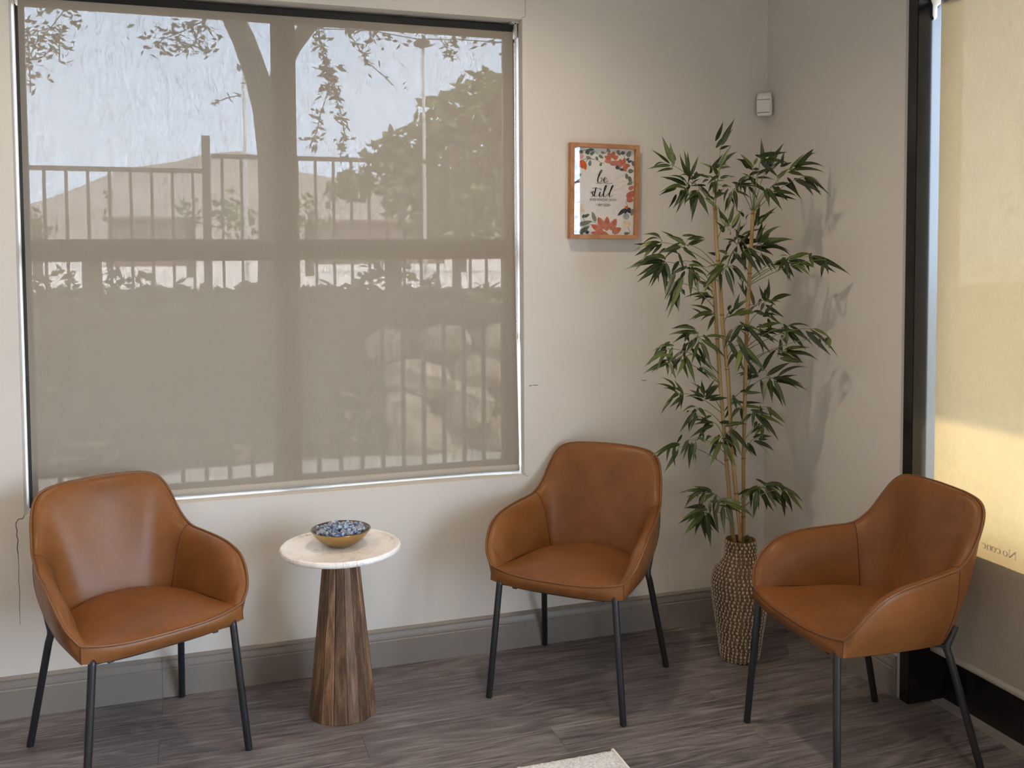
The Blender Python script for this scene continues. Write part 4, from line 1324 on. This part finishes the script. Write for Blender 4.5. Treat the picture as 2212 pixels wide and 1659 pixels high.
for ci, pts in enumerate(CANES):
    w = [on_plane(a, c, CY[ci]) for a, c in pts]
    endp = w[-1].copy()
    w.append(Vector((VX + (endp.x - VX) * 0.5, VY + (endp.y - VY) * 0.5, 0.396)))
    w.append(Vector((VX + (endp.x - VX) * 0.5, VY + (endp.y - VY) * 0.5, 0.30)))
    cane_pts.append(w)
    # sample densely for nodes
    dense = []
    for a, c in zip(w, w[1:]):
        n = max(2, int((c - a).length / 0.02))
        dense += [a.lerp(c, i / n) for i in range(n)]
    dense.append(w[-1])
    o = MB().tube(dense, [0.0066 + 0.0005 * rng.random() for _ in dense], 12).build('cane', M['cane'], None, smooth=True); wparent(o, bp)
    zz = w[0].z - 0.012
    while zz > 0.42:
        for a, c in zip(w, w[1:]):
            if c.z <= zz <= a.z:
                p = a.lerp(c, (a.z - zz) / (a.z - c.z)); d = (a - c).normalized()
                nd = MB().tube([p - d * 0.0035, p - d * 0.001, p + d * 0.001, p + d * 0.0035], [0.0066, 0.0080, 0.0080, 0.0066], 12).build('cane_node', M['node'], None, smooth=True); wparent(nd, o)
        zz -= rng.uniform(0.17, 0.24)
def cane_at(ci, z):
    w = cane_pts[ci]
    for a, c in zip(w, w[1:]):
        if c.z <= z <= a.z: return a.lerp(c, (a.z - z) / max(1e-6, a.z - c.z))
    return w[0] if z > w[0].z else w[-3]
# leaf blades: three curvatures, length 1 along +x, half width 0.5 along y
def leaf_mesh(sag):
    b = MB(); rows = []
    n = 8
    for i in range(n + 1):
        u = i / n
        wv = 0.5 * math.sin(PI * min(1.0, u + 0.01) ** 0.58) ** 1.15 if u < 1 else 0.0
        if u == 0: wv = 0.10
        z = sag * 4 * u * (1 - u)
        fold = 0.10 * wv
        rows.append([(u, -wv, z + 0.0), (u, 0, z - fold * 0.22), (u, wv, z)])
    me = MB().grid(rows).me('leaf', True); me.materials.append(M['leaf']); return me
LM = [leaf_mesh(s) for s in (0.04, 0.10, 0.17)]
# group the leaves into sprays
clusters = []
for lf in LEAVES:
    best = None
    for c in clusters:
        d = math.hypot(lf[0] - c[0], lf[1] - c[1])
        if d < 24 and (best is None or d < best[0]): best = (d, c)
    if best:
        c = best[1]; c[2].append(lf)
        k2 = len(c[2]); c[0] += (lf[0] - c[0]) / k2; c[1] += (lf[1] - c[1]) / k2
    else: clusters.append([lf[0], lf[1], [lf]])
rl = random.Random(11)
r3 = random.Random(29)
more = MB()
def extra_leaf(base, tip):
    ax = tip - base; L_ = ax.length * r3.uniform(0.7, 1.0)
    ax = (ax.normalized() + Vector((r3.uniform(-.55, .55), r3.uniform(-.55, .55), r3.uniform(-.6, .25)))).normalized()
    b0 = base + Vector((r3.uniform(-.018, .018), r3.uniform(0.0, 0.05), r3.uniform(-.018, .018)))
    e = b0 + ax * L_
    if e.x > -0.025 or e.y > -0.03 or b0.x > -0.03 or b0.y > -0.03: return
    ref = (CAM - b0).normalized() * 0.7 + Vector((r3.uniform(-.4, .4), r3.uniform(-.4, .4), 0.5 + r3.uniform(-.4, .4)))
    nz = ref - ax * ref.dot(ax)
    if nz.length < 0.05: return
    nz.normalize(); ny = nz.cross(ax).normalized(); wd = min(0.0185, max(0.0115, L_ * 0.165))
    src = LM[r3.randrange(3)]; n0 = len(more.v)
    for v in src.vertices: more.v.append(tuple(b0 + ax * (v.co.x * L_) + ny * (v.co.y * wd) + nz * (v.co.z * L_)))
    more.f.extend(tuple(n0 + i for i in p.vertices) for p in src.polygons)
for c in clusters:
    cx_, cy_, lfs = c
    # depth: sprays spread round the canes; those far to the right lean towards the room
    yv = -0.35 + rl.uniform(-0.13, 0.10)
    if cx_ > 1640: yv = min(yv, -0.36 - (cx_ - 1640) * 0.0012)
    if cx_ < 1500: yv = min(yv, -0.24 - rl.random() * 0.1)
    hub = on_plane(cx_, cy_, yv)
    while hub.x > -0.07: yv -= 0.02; hub = on_plane(cx_, cy_, yv)
    best = min(range(3), key=lambda ci: (cane_at(ci, min(hub.z, cane_pts[ci][0].z) - 0.03) - hub).length)
    root = cane_at(best, min(hub.z - 0.05 - 0.25 * abs(hub.x - cane_pts[best][0].x), cane_pts[best][0].z - 0.012))
    mid = root.lerp(hub, 0.55) + Vector((0, 0, 0.02))
    tw = MB()
    pts = [root.lerp(mid, i / 5) + (hub - mid) * 0 for i in range(5)] + [mid.lerp(hub, i / 5) for i in range(6)]
    # smooth quadratic
    pts = [root * (1 - u) ** 2 + (mid * 2 - (root + hub) * 0.5) * 2 * u * (1 - u) + hub * u * u for u in [i / 9 for i in range(10)]]
    tw.tube(pts, [0.0016 - 0.0006 * i / 9 for i in range(10)], 5)
    made = []
    for lf in lfs:
        base = on_plane(lf[0], lf[1], yv + rl.uniform(-0.012, 0.012))
        ty = yv + rl.uniform(-0.05, 0.035)
        tip = on_plane(lf[2], lf[3], ty)
        while tip.x > -0.022 and ty > -1.0: ty -= 0.02; tip = on_plane(lf[2], lf[3], ty)
        while base.x > -0.03: base = base + (CAM - base).normalized() * 0.02
        if tip.y > -0.03: tip = on_plane(lf[2], lf[3], -0.03)
        tw.tube([hub, hub.lerp(base, 0.6) + Vector((0, 0, 0.002)), base + (tip - base) * 0.03], 0.0009, 4)
        made.append((base, tip))
        extra_leaf(base, tip)
        if r3.random() < 0.35: extra_leaf(base, tip)
    br = tw.build('branch', M['twig'], None, smooth=True); wparent(br, bp)
    for base, tip in made:
        ax = tip - base; L_ = ax.length; ax.normalize()
        view = (CAM - base).normalized()
        ref = view * 0.75 + Vector((0, 0, 0.55)) + Vector((rl.uniform(-.32, .32), rl.uniform(-.32, .32), rl.uniform(-.3, .3)))
        nz = ref - ax * ref.dot(ax)
        if nz.length < 0.05: nz = ax.orthogonal()
        nz.normalize(); ny = nz.cross(ax).normalized()
        L_ *= 1.07; wd = min(0.0195, max(0.0120, L_ * 0.165)) * rl.uniform(0.9, 1.15)
        flat = abs(ax.z) < 0.6
        me = LM[rl.choice((1, 2)) if flat else rl.choice((0, 1))]
        up_s = 1 if nz.z > 0 else -1
        mt = Matrix((ax * L_, ny * wd, nz * L_ * up_s * (1 if flat else 0.6))).transposed().to_4x4(); mt.translation = base
        if mt.determinant() < 0:
            mt = Matrix((ax * L_, -ny * wd, nz * L_ * up_s * (1 if flat else 0.6))).transposed().to_4x4(); mt.translation = base
        o = link('leaf', me, None, None); o.matrix_world = mt
        o.parent = br

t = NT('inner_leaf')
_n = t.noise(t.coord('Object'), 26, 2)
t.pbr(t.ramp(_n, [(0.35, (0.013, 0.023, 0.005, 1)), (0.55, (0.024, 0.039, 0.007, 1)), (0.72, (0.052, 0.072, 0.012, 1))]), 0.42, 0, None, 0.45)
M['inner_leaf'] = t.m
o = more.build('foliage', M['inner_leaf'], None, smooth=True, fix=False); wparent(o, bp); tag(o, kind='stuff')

# ================================================================== CEILING DOWNLIGHTS (above the picture)
t = NT('downlight_lens')
em = t.n('ShaderNodeEmission'); em.inputs[0].default_value = CAN_COLOR + (1,); em.inputs[1].default_value = 14.0
t.l(em.outputs[0], t.out.inputs[0])
M['lamp'] = t.m
for iy, yy in enumerate((-0.75, -2.4, -3.9)):
    for ix, xx in enumerate((-1.2, -3.05)):
        dl = empty('recessed_downlight', (xx, yy, CEIL))
        tag(dl, '%s ceiling downlight in the %s row from the window wall' % (('right', 'left')[ix], ('first', 'second', 'third')[iy]), 'light', 'recessed ceiling downlights')
        MB().lathe([(0.060, -0.001), (0.078, -0.004), (0.080, 0.0), (0.060, 0.0)], 28, close=True).build('trim_ring', M['white_plastic'], dl, smooth=True)
        MB().lathe([(0.0, -0.0012), (0.060, -0.0012)], 28).build('lens', M['lamp'], dl)
        l = bpy.data.lights.new('lamp', 'SPOT')
        l.energy = CAN_POWER; l.color = CAN_COLOR; l.spot_size = math.radians(138); l.spot_blend = 1.0; l.shadow_soft_size = 0.05
        lo = bpy.data.objects.new('lamp', l); COL.objects.link(lo); lo.parent = dl; lo.location = (0, 0, -0.02)

# ================================================================== OUTDOORS
M['ground'] = plain('dry_ground', (0.36, 0.335, 0.30, 1), 0.95, var=0.25, scale=3, rand=0)
M['paving'] = plain('pale_paving', (0.72, 0.60, 0.52, 1), 0.9, var=0.1, scale=2, rand=0)
M['soil'] = plain('planting_soil', (0.09, 0.075, 0.05, 1), 0.95, var=0.4, scale=5, rand=0)
M['rail'] = plain('bronze_rail', (0.05, 0.038, 0.028, 1), 0.6)
M['bark'] = plain('tree_bark', (0.06, 0.045, 0.032, 1), 0.9, var=0.4, scale=20)
M['far_leaf'] = plain('outdoor_foliage', (0.105, 0.125, 0.045, 1), 0.7, var=0.5, scale=2.5)
M['near_leaf'] = plain('twig_foliage', (0.13, 0.115, 0.068, 1), 0.7, var=0.4, scale=3)
M['hill'] = plain('desert_hill', (0.34, 0.26, 0.21, 1), 1.0, var=0.15, scale=0.05, rand=0)
M['stucco'] = plain('brown_stucco', (0.17, 0.125, 0.10, 1), 0.9, var=0.1, scale=1)
M['stone'] = plain('boulder_stone', (0.33, 0.26, 0.18, 1), 0.9, var=0.3, scale=4)
M['pole'] = plain('pale_pole', (0.55, 0.52, 0.50, 1), 0.5)

def P1(px_, py_, Y): return at(px_, py_, 1, Y)
struct(MB().box(-60, 60, -40, 3.66, -0.4, -0.02).build('ground', M['ground']), 'dry ground outside the building', 'ground')
struct(MB().box(-60, 60, 4.5, 60, 0.2, 1.13).build('terrace', M['paving']), 'pale paved terrace beyond the upper railing', 'terrace')
b = MB()
b.v = [(-40, 3.65, -0.03), (40, 3.65, -0.03), (40, 4.0, 0.92), (-40, 4.0, 0.92), (40, 4.45, 1.135), (-40, 4.45, 1.135), (-40, 4.45, -0.2), (40, 4.45, -0.2)]
b.f = [(0, 1, 2, 3), (3, 2, 4, 5), (5, 4, 7, 6)]
bank = struct(b.build('bank', M['soil']), 'planted bank between the boulders and the terrace', 'bank')
# boulders piled against the bank
def boulder_mesh(seed):
    r_ = random.Random(seed)
    b = MB().sphere((0, 0, 0), 1.0, 9, 6)
    b.v = [tuple(Vector(v) * (1 + r_.uniform(-0.16, 0.13))) for v in b.v]
    me = b.me('boulder'); me.materials.append(M['stone']); return me
BM = [boulder_mesh(i) for i in range(4)]
rb = random.Random(5)
for row_, (zz, yy, hh) in enumerate(((0.02, 3.70, 0.20), (0.28, 3.78, 0.17), (0.53, 3.86, 0.16), (0.75, 3.93, 0.13))):
    x = P1(830, 850, 3.7).x - row_ * 0.05
    while x < 2.6:
        w = rb.uniform(0.20, 0.40)
        o = link('boulder', BM[rb.randrange(4)], None, bank, loc=(x + w, yy + rb.uniform(-.04, .04), zz + rb.uniform(-.03, .03)), rot=(rb.uniform(-.3, .3), rb.uniform(-.3, .3), rb.uniform(0, 6.28)), scale=(w * 1.05, 0.20, hh))
        x += 2 * w * 0.93
# eave over the storefront
struct(MB().box(0.20, 1.78, -9, 1.2, 2.86, 3.04).build('canopy', M['outer']), 'stucco eave round the outside of the storefront', 'eave')

def railing(name, label, Y, xa, xb, ztop, zbot, step, posts=(), thick=0.011, ptop=0.16):
    t_ = empty(name, ((xa + xb) / 2, Y, zbot)); tag(t_, label, 'railing')
    bpy.context.view_layer.update()
    def add(mb, nm):
        o = mb.build(nm, M['rail'], None); wparent(o, t_)
    add(MB().box(xa, xb, Y - 0.02, Y + 0.02, ztop - 0.035, ztop), 'top_rail')
    add(MB().box(xa, xb, Y - 0.015, Y + 0.015, zbot + 0.005, zbot + 0.03), 'bottom_rail')
    pk = MB().box(-thick, thick, -thick, thick, zbot + 0.0, ztop - 0.03).me('picket'); pk.materials.append(M['rail'])
    inv = t_.matrix_world.inverted()
    x = xa + step * 0.55
    while x < xb:
        o = link('picket', pk, None, t_, loc=(x, Y, 0)); o.matrix_parent_inverse = inv
        x += step
    for xp in posts:
        add(MB().box(xp - 0.032, xp + 0.032, Y - 0.032, Y + 0.032, zbot, ztop + ptop), 'post')
YR = 4.7
za, zb, zc = P1(250, 361, YR).z, P1(700, 339, YR).z, P1(1040, 317, YR).z
x1, x2, x3 = P1(20, 400, YR).x, P1(446, 400, YR).x, P1(985, 400, YR).x
railing('upper_railing', 'lower left section of the terrace railing seen through the shade', YR, x1, x2, za, 1.13, 0.152, (x2,), ptop=P1(446, 294, YR).z - za)
railing('upper_railing', 'middle section of the terrace railing, right of the round topped post', YR, x2 + 0.04, x3, zb, 1.13, 0.146, (x3,))
railing('upper_railing', 'right hand section of the terrace railing in front of the leafy tree', YR, x3 + 0.04, x3 + 1.6, zc, 1.13, 0.146)
YF = 2.2
xa = P1(40, 900, YF).x; xb = P1(1130, 900, YF).x
railing('garden_fence', 'dark picket fence in front of the boulders outside the window', YF, xa, xb + 0.3, P1(900, 662, YF).z, -0.02, 0.1225)

# tree in front of the railing
YT = 3.9
tr = empty('street_tree', tuple(Vector((P1(592, 700, YT).x, YT, 0.9)))); tag(tr, 'dark trunked tree with hanging twigs seen through the shade', 'tree')
trunk = [P1(a, c, YT) for a, c in ((592, 720), (591, 560), (590, 430), (586, 330), (574, 240), (553, 160), (528, 90), (500, 30), (478, -60), (450, -180))]
trunk[0].z = 0.9
o = MB().tube(trunk, [0.125, 0.112, 0.105, 0.10, 0.092, 0.085, 0.082, 0.078, 0.07, 0.05], 14).build('trunk', M['bark'], None, smooth=True); wparent(o, tr)
limb = [P1(a, c, YT) for a, c in ((588, 290), (592, 215), (606, 150), (632, 100), (668, 55), (720, -10), (800, -120))]
o = MB().tube(limb, [0.07, 0.068, 0.066, 0.062, 0.055, 0.045, 0.03], 12).build('limb', M['bark'], None, smooth=True); wparent(o, tr)
limb = [P1(a, c, YT) for a, c in ((478, -60), (400, -30), (300, -20), (180, -40))]
o = MB().tube(limb, [0.05, 0.035, 0.025, 0.015], 8).build('limb', M['bark'], None, smooth=True); wparent(o, tr)
rt_ = random.Random(3)
def leaf_quads(b, c, n, spread, ln, wd, r_, droop=0.0):
    for _ in range(n):
        p = c + Vector((r_.gauss(0, spread[0]), r_.gauss(0, spread[1]), r_.gauss(0, spread[2])))
        d = Vector((r_.uniform(-1, 1), r_.uniform(-0.6, 0.6), r_.uniform(-0.6, 0.6) - droop)).normalized()
        s = d.orthogonal().normalized()
        s = (Matrix.Rotation(r_.uniform(0, 6.28), 3, d) @ s)
        l_ = ln * r_.uniform(0.7, 1.3); w_ = wd * r_.uniform(0.8, 1.2)
        b.poly([p - d * l_ / 2, p + s * w_ / 2, p + d * l_ / 2, p - s * w_ / 2])
b = MB(); tw = MB()
def strand(pts, n, spread, ln=0.065, wd=0.026, Y=3.7):
    w = [P1(a, c, Y) for a, c in pts]
    for a, c in zip(w, w[1:]):
        k_ = max(1, int(n / (len(w) - 1)))
        for i in range(k_): leaf_quads(b, a.lerp(c, rt_.random()), 1, spread, ln, wd, rt_)
    tw.tube(w, 0.004, 4)
strand([(688, 40), (690, 90), (700, 130), (712, 190), (694, 240), (684, 285), (672, 310)], 90, (0.025, 0.05, 0.03))
for a, c in ((705, 150), (712, 172), (708, 190)): leaf_quads(b, P1(a, c, 3.7), 14, (0.03, 0.04, 0.03), 0.08, 0.035, rt_)
strand([(715, 180), (735, 240), (745, 290), (735, 340)], 60, (0.03, 0.05, 0.03))
strand([(680, 60), (705, 120), (730, 210)], 24, (0.02, 0.04, 0.03))
strand([(745, 60), (770, 95), (785, 120), (800, 145)], 26, (0.03, 0.05, 0.02))
strand([(830, 55), (800, 80), (790, 100)], 14, (0.04, 0.05, 0.02))
strand([(800, 140), (830, 165), (850, 185)], 8, (0.05, 0.05, 0.02), 0.05, 0.02)
strand([(690, 62), (800, 66), (900, 84), (1000, 86), (1085, 92)], 90, (0.10, 0.08, 0.045))
strand([(955, 90), (970, 112), (978, 132)], 26, (0.025, 0.05, 0.02))
strand([(520, 205), (490, 212), (455, 225)], 12, (0.015, 0.03, 0.008), 0.06, 0.015)
strand([(545, 150), (515, 148)], 5, (0.01, 0.03, 0.01), 0.11, 0.04)
strand([(550, 180), (520, 180)], 4, (0.01, 0.03, 0.006), 0.11, 0.035)
strand([(480, 20), (430, 50), (390, 70), (350, 85), (340, 100)], 110, (0.09, 0.06, 0.05))
strand([(430, 60), (420, 100), (450, 110)], 50, (0.07, 0.06, 0.03))
strand([(380, 90), (388, 112)], 10, (0.02, 0.03, 0.02))
strand([(180, -20), (140, 20), (110, 60), (80, 90), (60, 130)], 160, (0.09, 0.06, 0.06))
strand([(130, 60), (128, 100), (128, 135)], 26, (0.04, 0.04, 0.03))
strand([(58, 60), (62, 100), (66, 200)], 60, (0.05, 0.06, 0.05))
o = tw.build('twigs', M['bark'], None); wparent(o, tr); tag(o, kind='stuff')
# unseen crown leaves, placed along the sun's path to shade the bank
rc = random.Random(8)
for i in range(150):
    tgt = Vector((rc.uniform(-4.4, -0.95), rc.uniform(3.8, 4.6), rc.uniform(0.35, 1.2)))
    c = tgt - SUN_DIR * ((rc.uniform(3.7, 4.9) - tgt.z) / -SUN_DIR.z)
    leaf_quads(b, c, 46, (0.20, 0.20, 0.14), 0.20, 0.10, rc)
o = b.build('foliage', M['near_leaf'], None, fix=False); wparent(o, tr); tag(o, kind='stuff')

def blob_tree(name, label, cat, Y, blobs, dens, ln, wd, mat, trunk_px=None, depth=0.8):
    base = P1(*(trunk_px or (blobs[0][0], 520)), Y); t_ = empty(name, (base.x, Y, 1.13)); tag(t_, label, cat)
    b = MB(); r_ = random.Random(len(blobs))
    for cx_, cy_, rr in blobs:
        c = P1(cx_, cy_, Y); R_ = (P1(cx_ + rr, cy_, Y) - c).length
        n = int(dens * R_ * R_)
        for _ in range(n):
            d = Vector((r_.gauss(0, 1), r_.gauss(0, 1), r_.gauss(0, 1))).normalized() * R_ * (r_.random() ** 0.4)
            d.y *= depth
            leaf_quads(b, c + d, 1, (0, 0, 0), ln, wd, r_)
    o = b.build('foliage', M[mat], None, fix=False); wparent(o, t_); tag(o, kind='stuff')
    o = MB().tube([(base.x, Y, 1.13), (base.x, Y, base.z + 0.3)], 0.07, 8).build('trunk', M['bark'], None); wparent(o, t_)
blob_tree('leafy_tree', 'broad leafy tree filling the upper right of the big window', 'tree', 14.0,
          ((1045, 235, 80), (965, 280, 75), (890, 330, 68), (830, 360, 55), (770, 395, 42), (1000, 390, 115), (900, 420, 85), (1090, 340, 90), (1070, 460, 85), (960, 470, 75), (1130, 250, 80), (730, 410, 26), (1060, 180, 30)), 520, 0.30, 0.15, 'far_leaf', (1000, 520))
blob_tree('shrub', 'green shrub behind the round topped railing post', 'shrub', 12.0, ((412, 470, 34), (405, 440, 22), (500, 440, 40), (520, 480, 45), (470, 470, 30)), 420, 0.16, 0.08, 'far_leaf', (412, 518))
blob_tree('shrub', 'low green shrub at the left edge of the big window', 'shrub', 12.0, ((70, 480, 34), (100, 500, 26), (235, 425, 20), (228, 450, 14)), 420, 0.16, 0.08, 'far_leaf', (80, 518))
blob_tree('shrub', 'green shrub just right of the window mullion', 'shrub', 12.0, ((662, 450, 32), (680, 485, 36), (650, 480, 26), (720, 440, 22)), 420, 0.16, 0.08, 'far_leaf', (668, 518))

def lamp_post(label, px_, py_top, Y, hd):
    top = P1(px_, py_top, Y); t_ = empty('lamp_post', (top.x, Y, 1.13)); tag(t_, label, 'lamp post')
    o = MB().tube([(top.x, Y, 1.13), (top.x, Y, top.z)], [0.024, 0.018], 10).build('pole', M['pole'], None, smooth=True); wparent(o, t_)
    o = MB().tube([(top.x, Y, 1.13), (top.x, Y, 1.22)], [0.06, 0.05], 10).build('base', M['pole'], None); wparent(o, t_)
    if hd:
        o = MB().box(top.x - 0.11, top.x + 0.07, Y - 0.08, Y + 0.08, top.z, top.z + 0.07).build('lamp_head', M['rail'], None, bevel=0.01); wparent(o, t_)
rh = random.Random(21)
def hedge(label, x0, x1, y0, y1, zfun, n, spread):
    t_ = empty('bank_leaves', ((x0 + x1) / 2, (y0 + y1) / 2, 0.5)); tag(t_, label, 'shrub')
    b = MB()
    for _ in range(n):
        x, y_ = rh.uniform(x0, x1), rh.uniform(y0, y1)
        leaf_quads(b, Vector((x, y_, zfun(y_) + abs(rh.gauss(0, spread)))), 1, (0.03, 0.03, 0.02), 0.13, 0.07, rh)
    o = b.build('foliage', M['near_leaf'], None, fix=False); wparent(o, t_); tag(o, kind='stuff')
def zbank(y_): return -0.13 + (y_ - 3.65) / 0.35 * 1.05 if y_ < 4.0 else 0.92 + (y_ - 4.0) / 0.45 * 0.215
hedge('dark leaves added to stand for the shadow on the bank in the lower left of the big window', P1(-40, 850, 3.7).x, P1(840, 850, 3.7).x, 3.68, 4.4, zbank, 9000, 0.05)  # added leaf cover, dark in place of the bank's shadow
hedge('dark ground cover on the top of the bank above the boulders', P1(780, 700, 4.0).x, 1.4, 4.0, 4.4, zbank, 3000, 0.03)
blob_tree('shrub', 'dark shrub added to stand for the shadow below the left railing section', 'shrub', 4.45, ((90, 610, 30), (150, 605, 26), (205, 612, 28), (262, 605, 30), (310, 606, 24), (120, 590, 18), (235, 580, 22)), 1500, 0.10, 0.05, 'near_leaf', (200, 640))  # added to darken the sunlit paving where a shadow falls
blob_tree('shrub', 'dark shrub added to stand for the shadow below the middle railing section', 'shrub', 4.45, ((790, 600, 26), (835, 590, 30), (880, 596, 28), (930, 612, 26), (860, 580, 16)), 1500, 0.10, 0.05, 'near_leaf', (850, 640))  # also added, stands in for shadow on the paved strip
lamp_post('pale lamp post standing in front of the leafy tree', 914, 100, 9.0, True)
lamp_post('thin pale post left of the dark tree trunk', 526, 160, 9.0, False)

def low_building(label, px0, px1, pyt, Y, dep):
    a, c = P1(px0, pyt, Y), P1(px1, pyt, Y)
    t_ = empty('low_building', ((a.x + c.x) / 2, Y, 1.0)); tag(t_, label, 'building')
    o = MB().box(a.x, c.x, Y, Y + dep, 0.9, a.z - 0.12).build('wall', M['stucco'], None); wparent(o, t_)
    o = MB().box(a.x - 0.15, c.x + 0.15, Y - 0.15, Y + dep + 0.15, a.z - 0.12, a.z).build('roof', M['stucco'], None); wparent(o, t_)
low_building('low flat roofed building behind the left railing', 232, 412, 468, 30, 6)
low_building('low flat roofed building behind the middle railing', 700, 960, 474, 32, 6)
# desert hills on the horizon
YH = 150.0
ridge = [(-400, 470), (-100, 462), (40, 448), (100, 430), (170, 404), (245, 372), (300, 360), (380, 349), (437, 333), (520, 326), (600, 352), (640, 370), (720, 384), (820, 376), (960, 392), (1150, 420), (1500, 440)]
b = MB()
nR = len(ridge)
for (a, c), (yo, dz) in [((r_), q) for q in ((-60, None), (0, 0.0), (40, -14.0)) for r_ in ridge]:
    p = P1(a, c, YH)
    if dz is None: b.v.append((p.x, YH - 60, 0.5))
    else: b.v.append((p.x, YH + yo, p.z + dz))
for rr in range(2):
    for i in range(nR - 1):
        b.f.append((rr * nR + i, rr * nR + i + 1, (rr + 1) * nR + i + 1, (rr + 1) * nR + i))
struct(b.build('hills', M['hill'], smooth=True), 'pinkish desert hills on the horizon outside', 'hill')
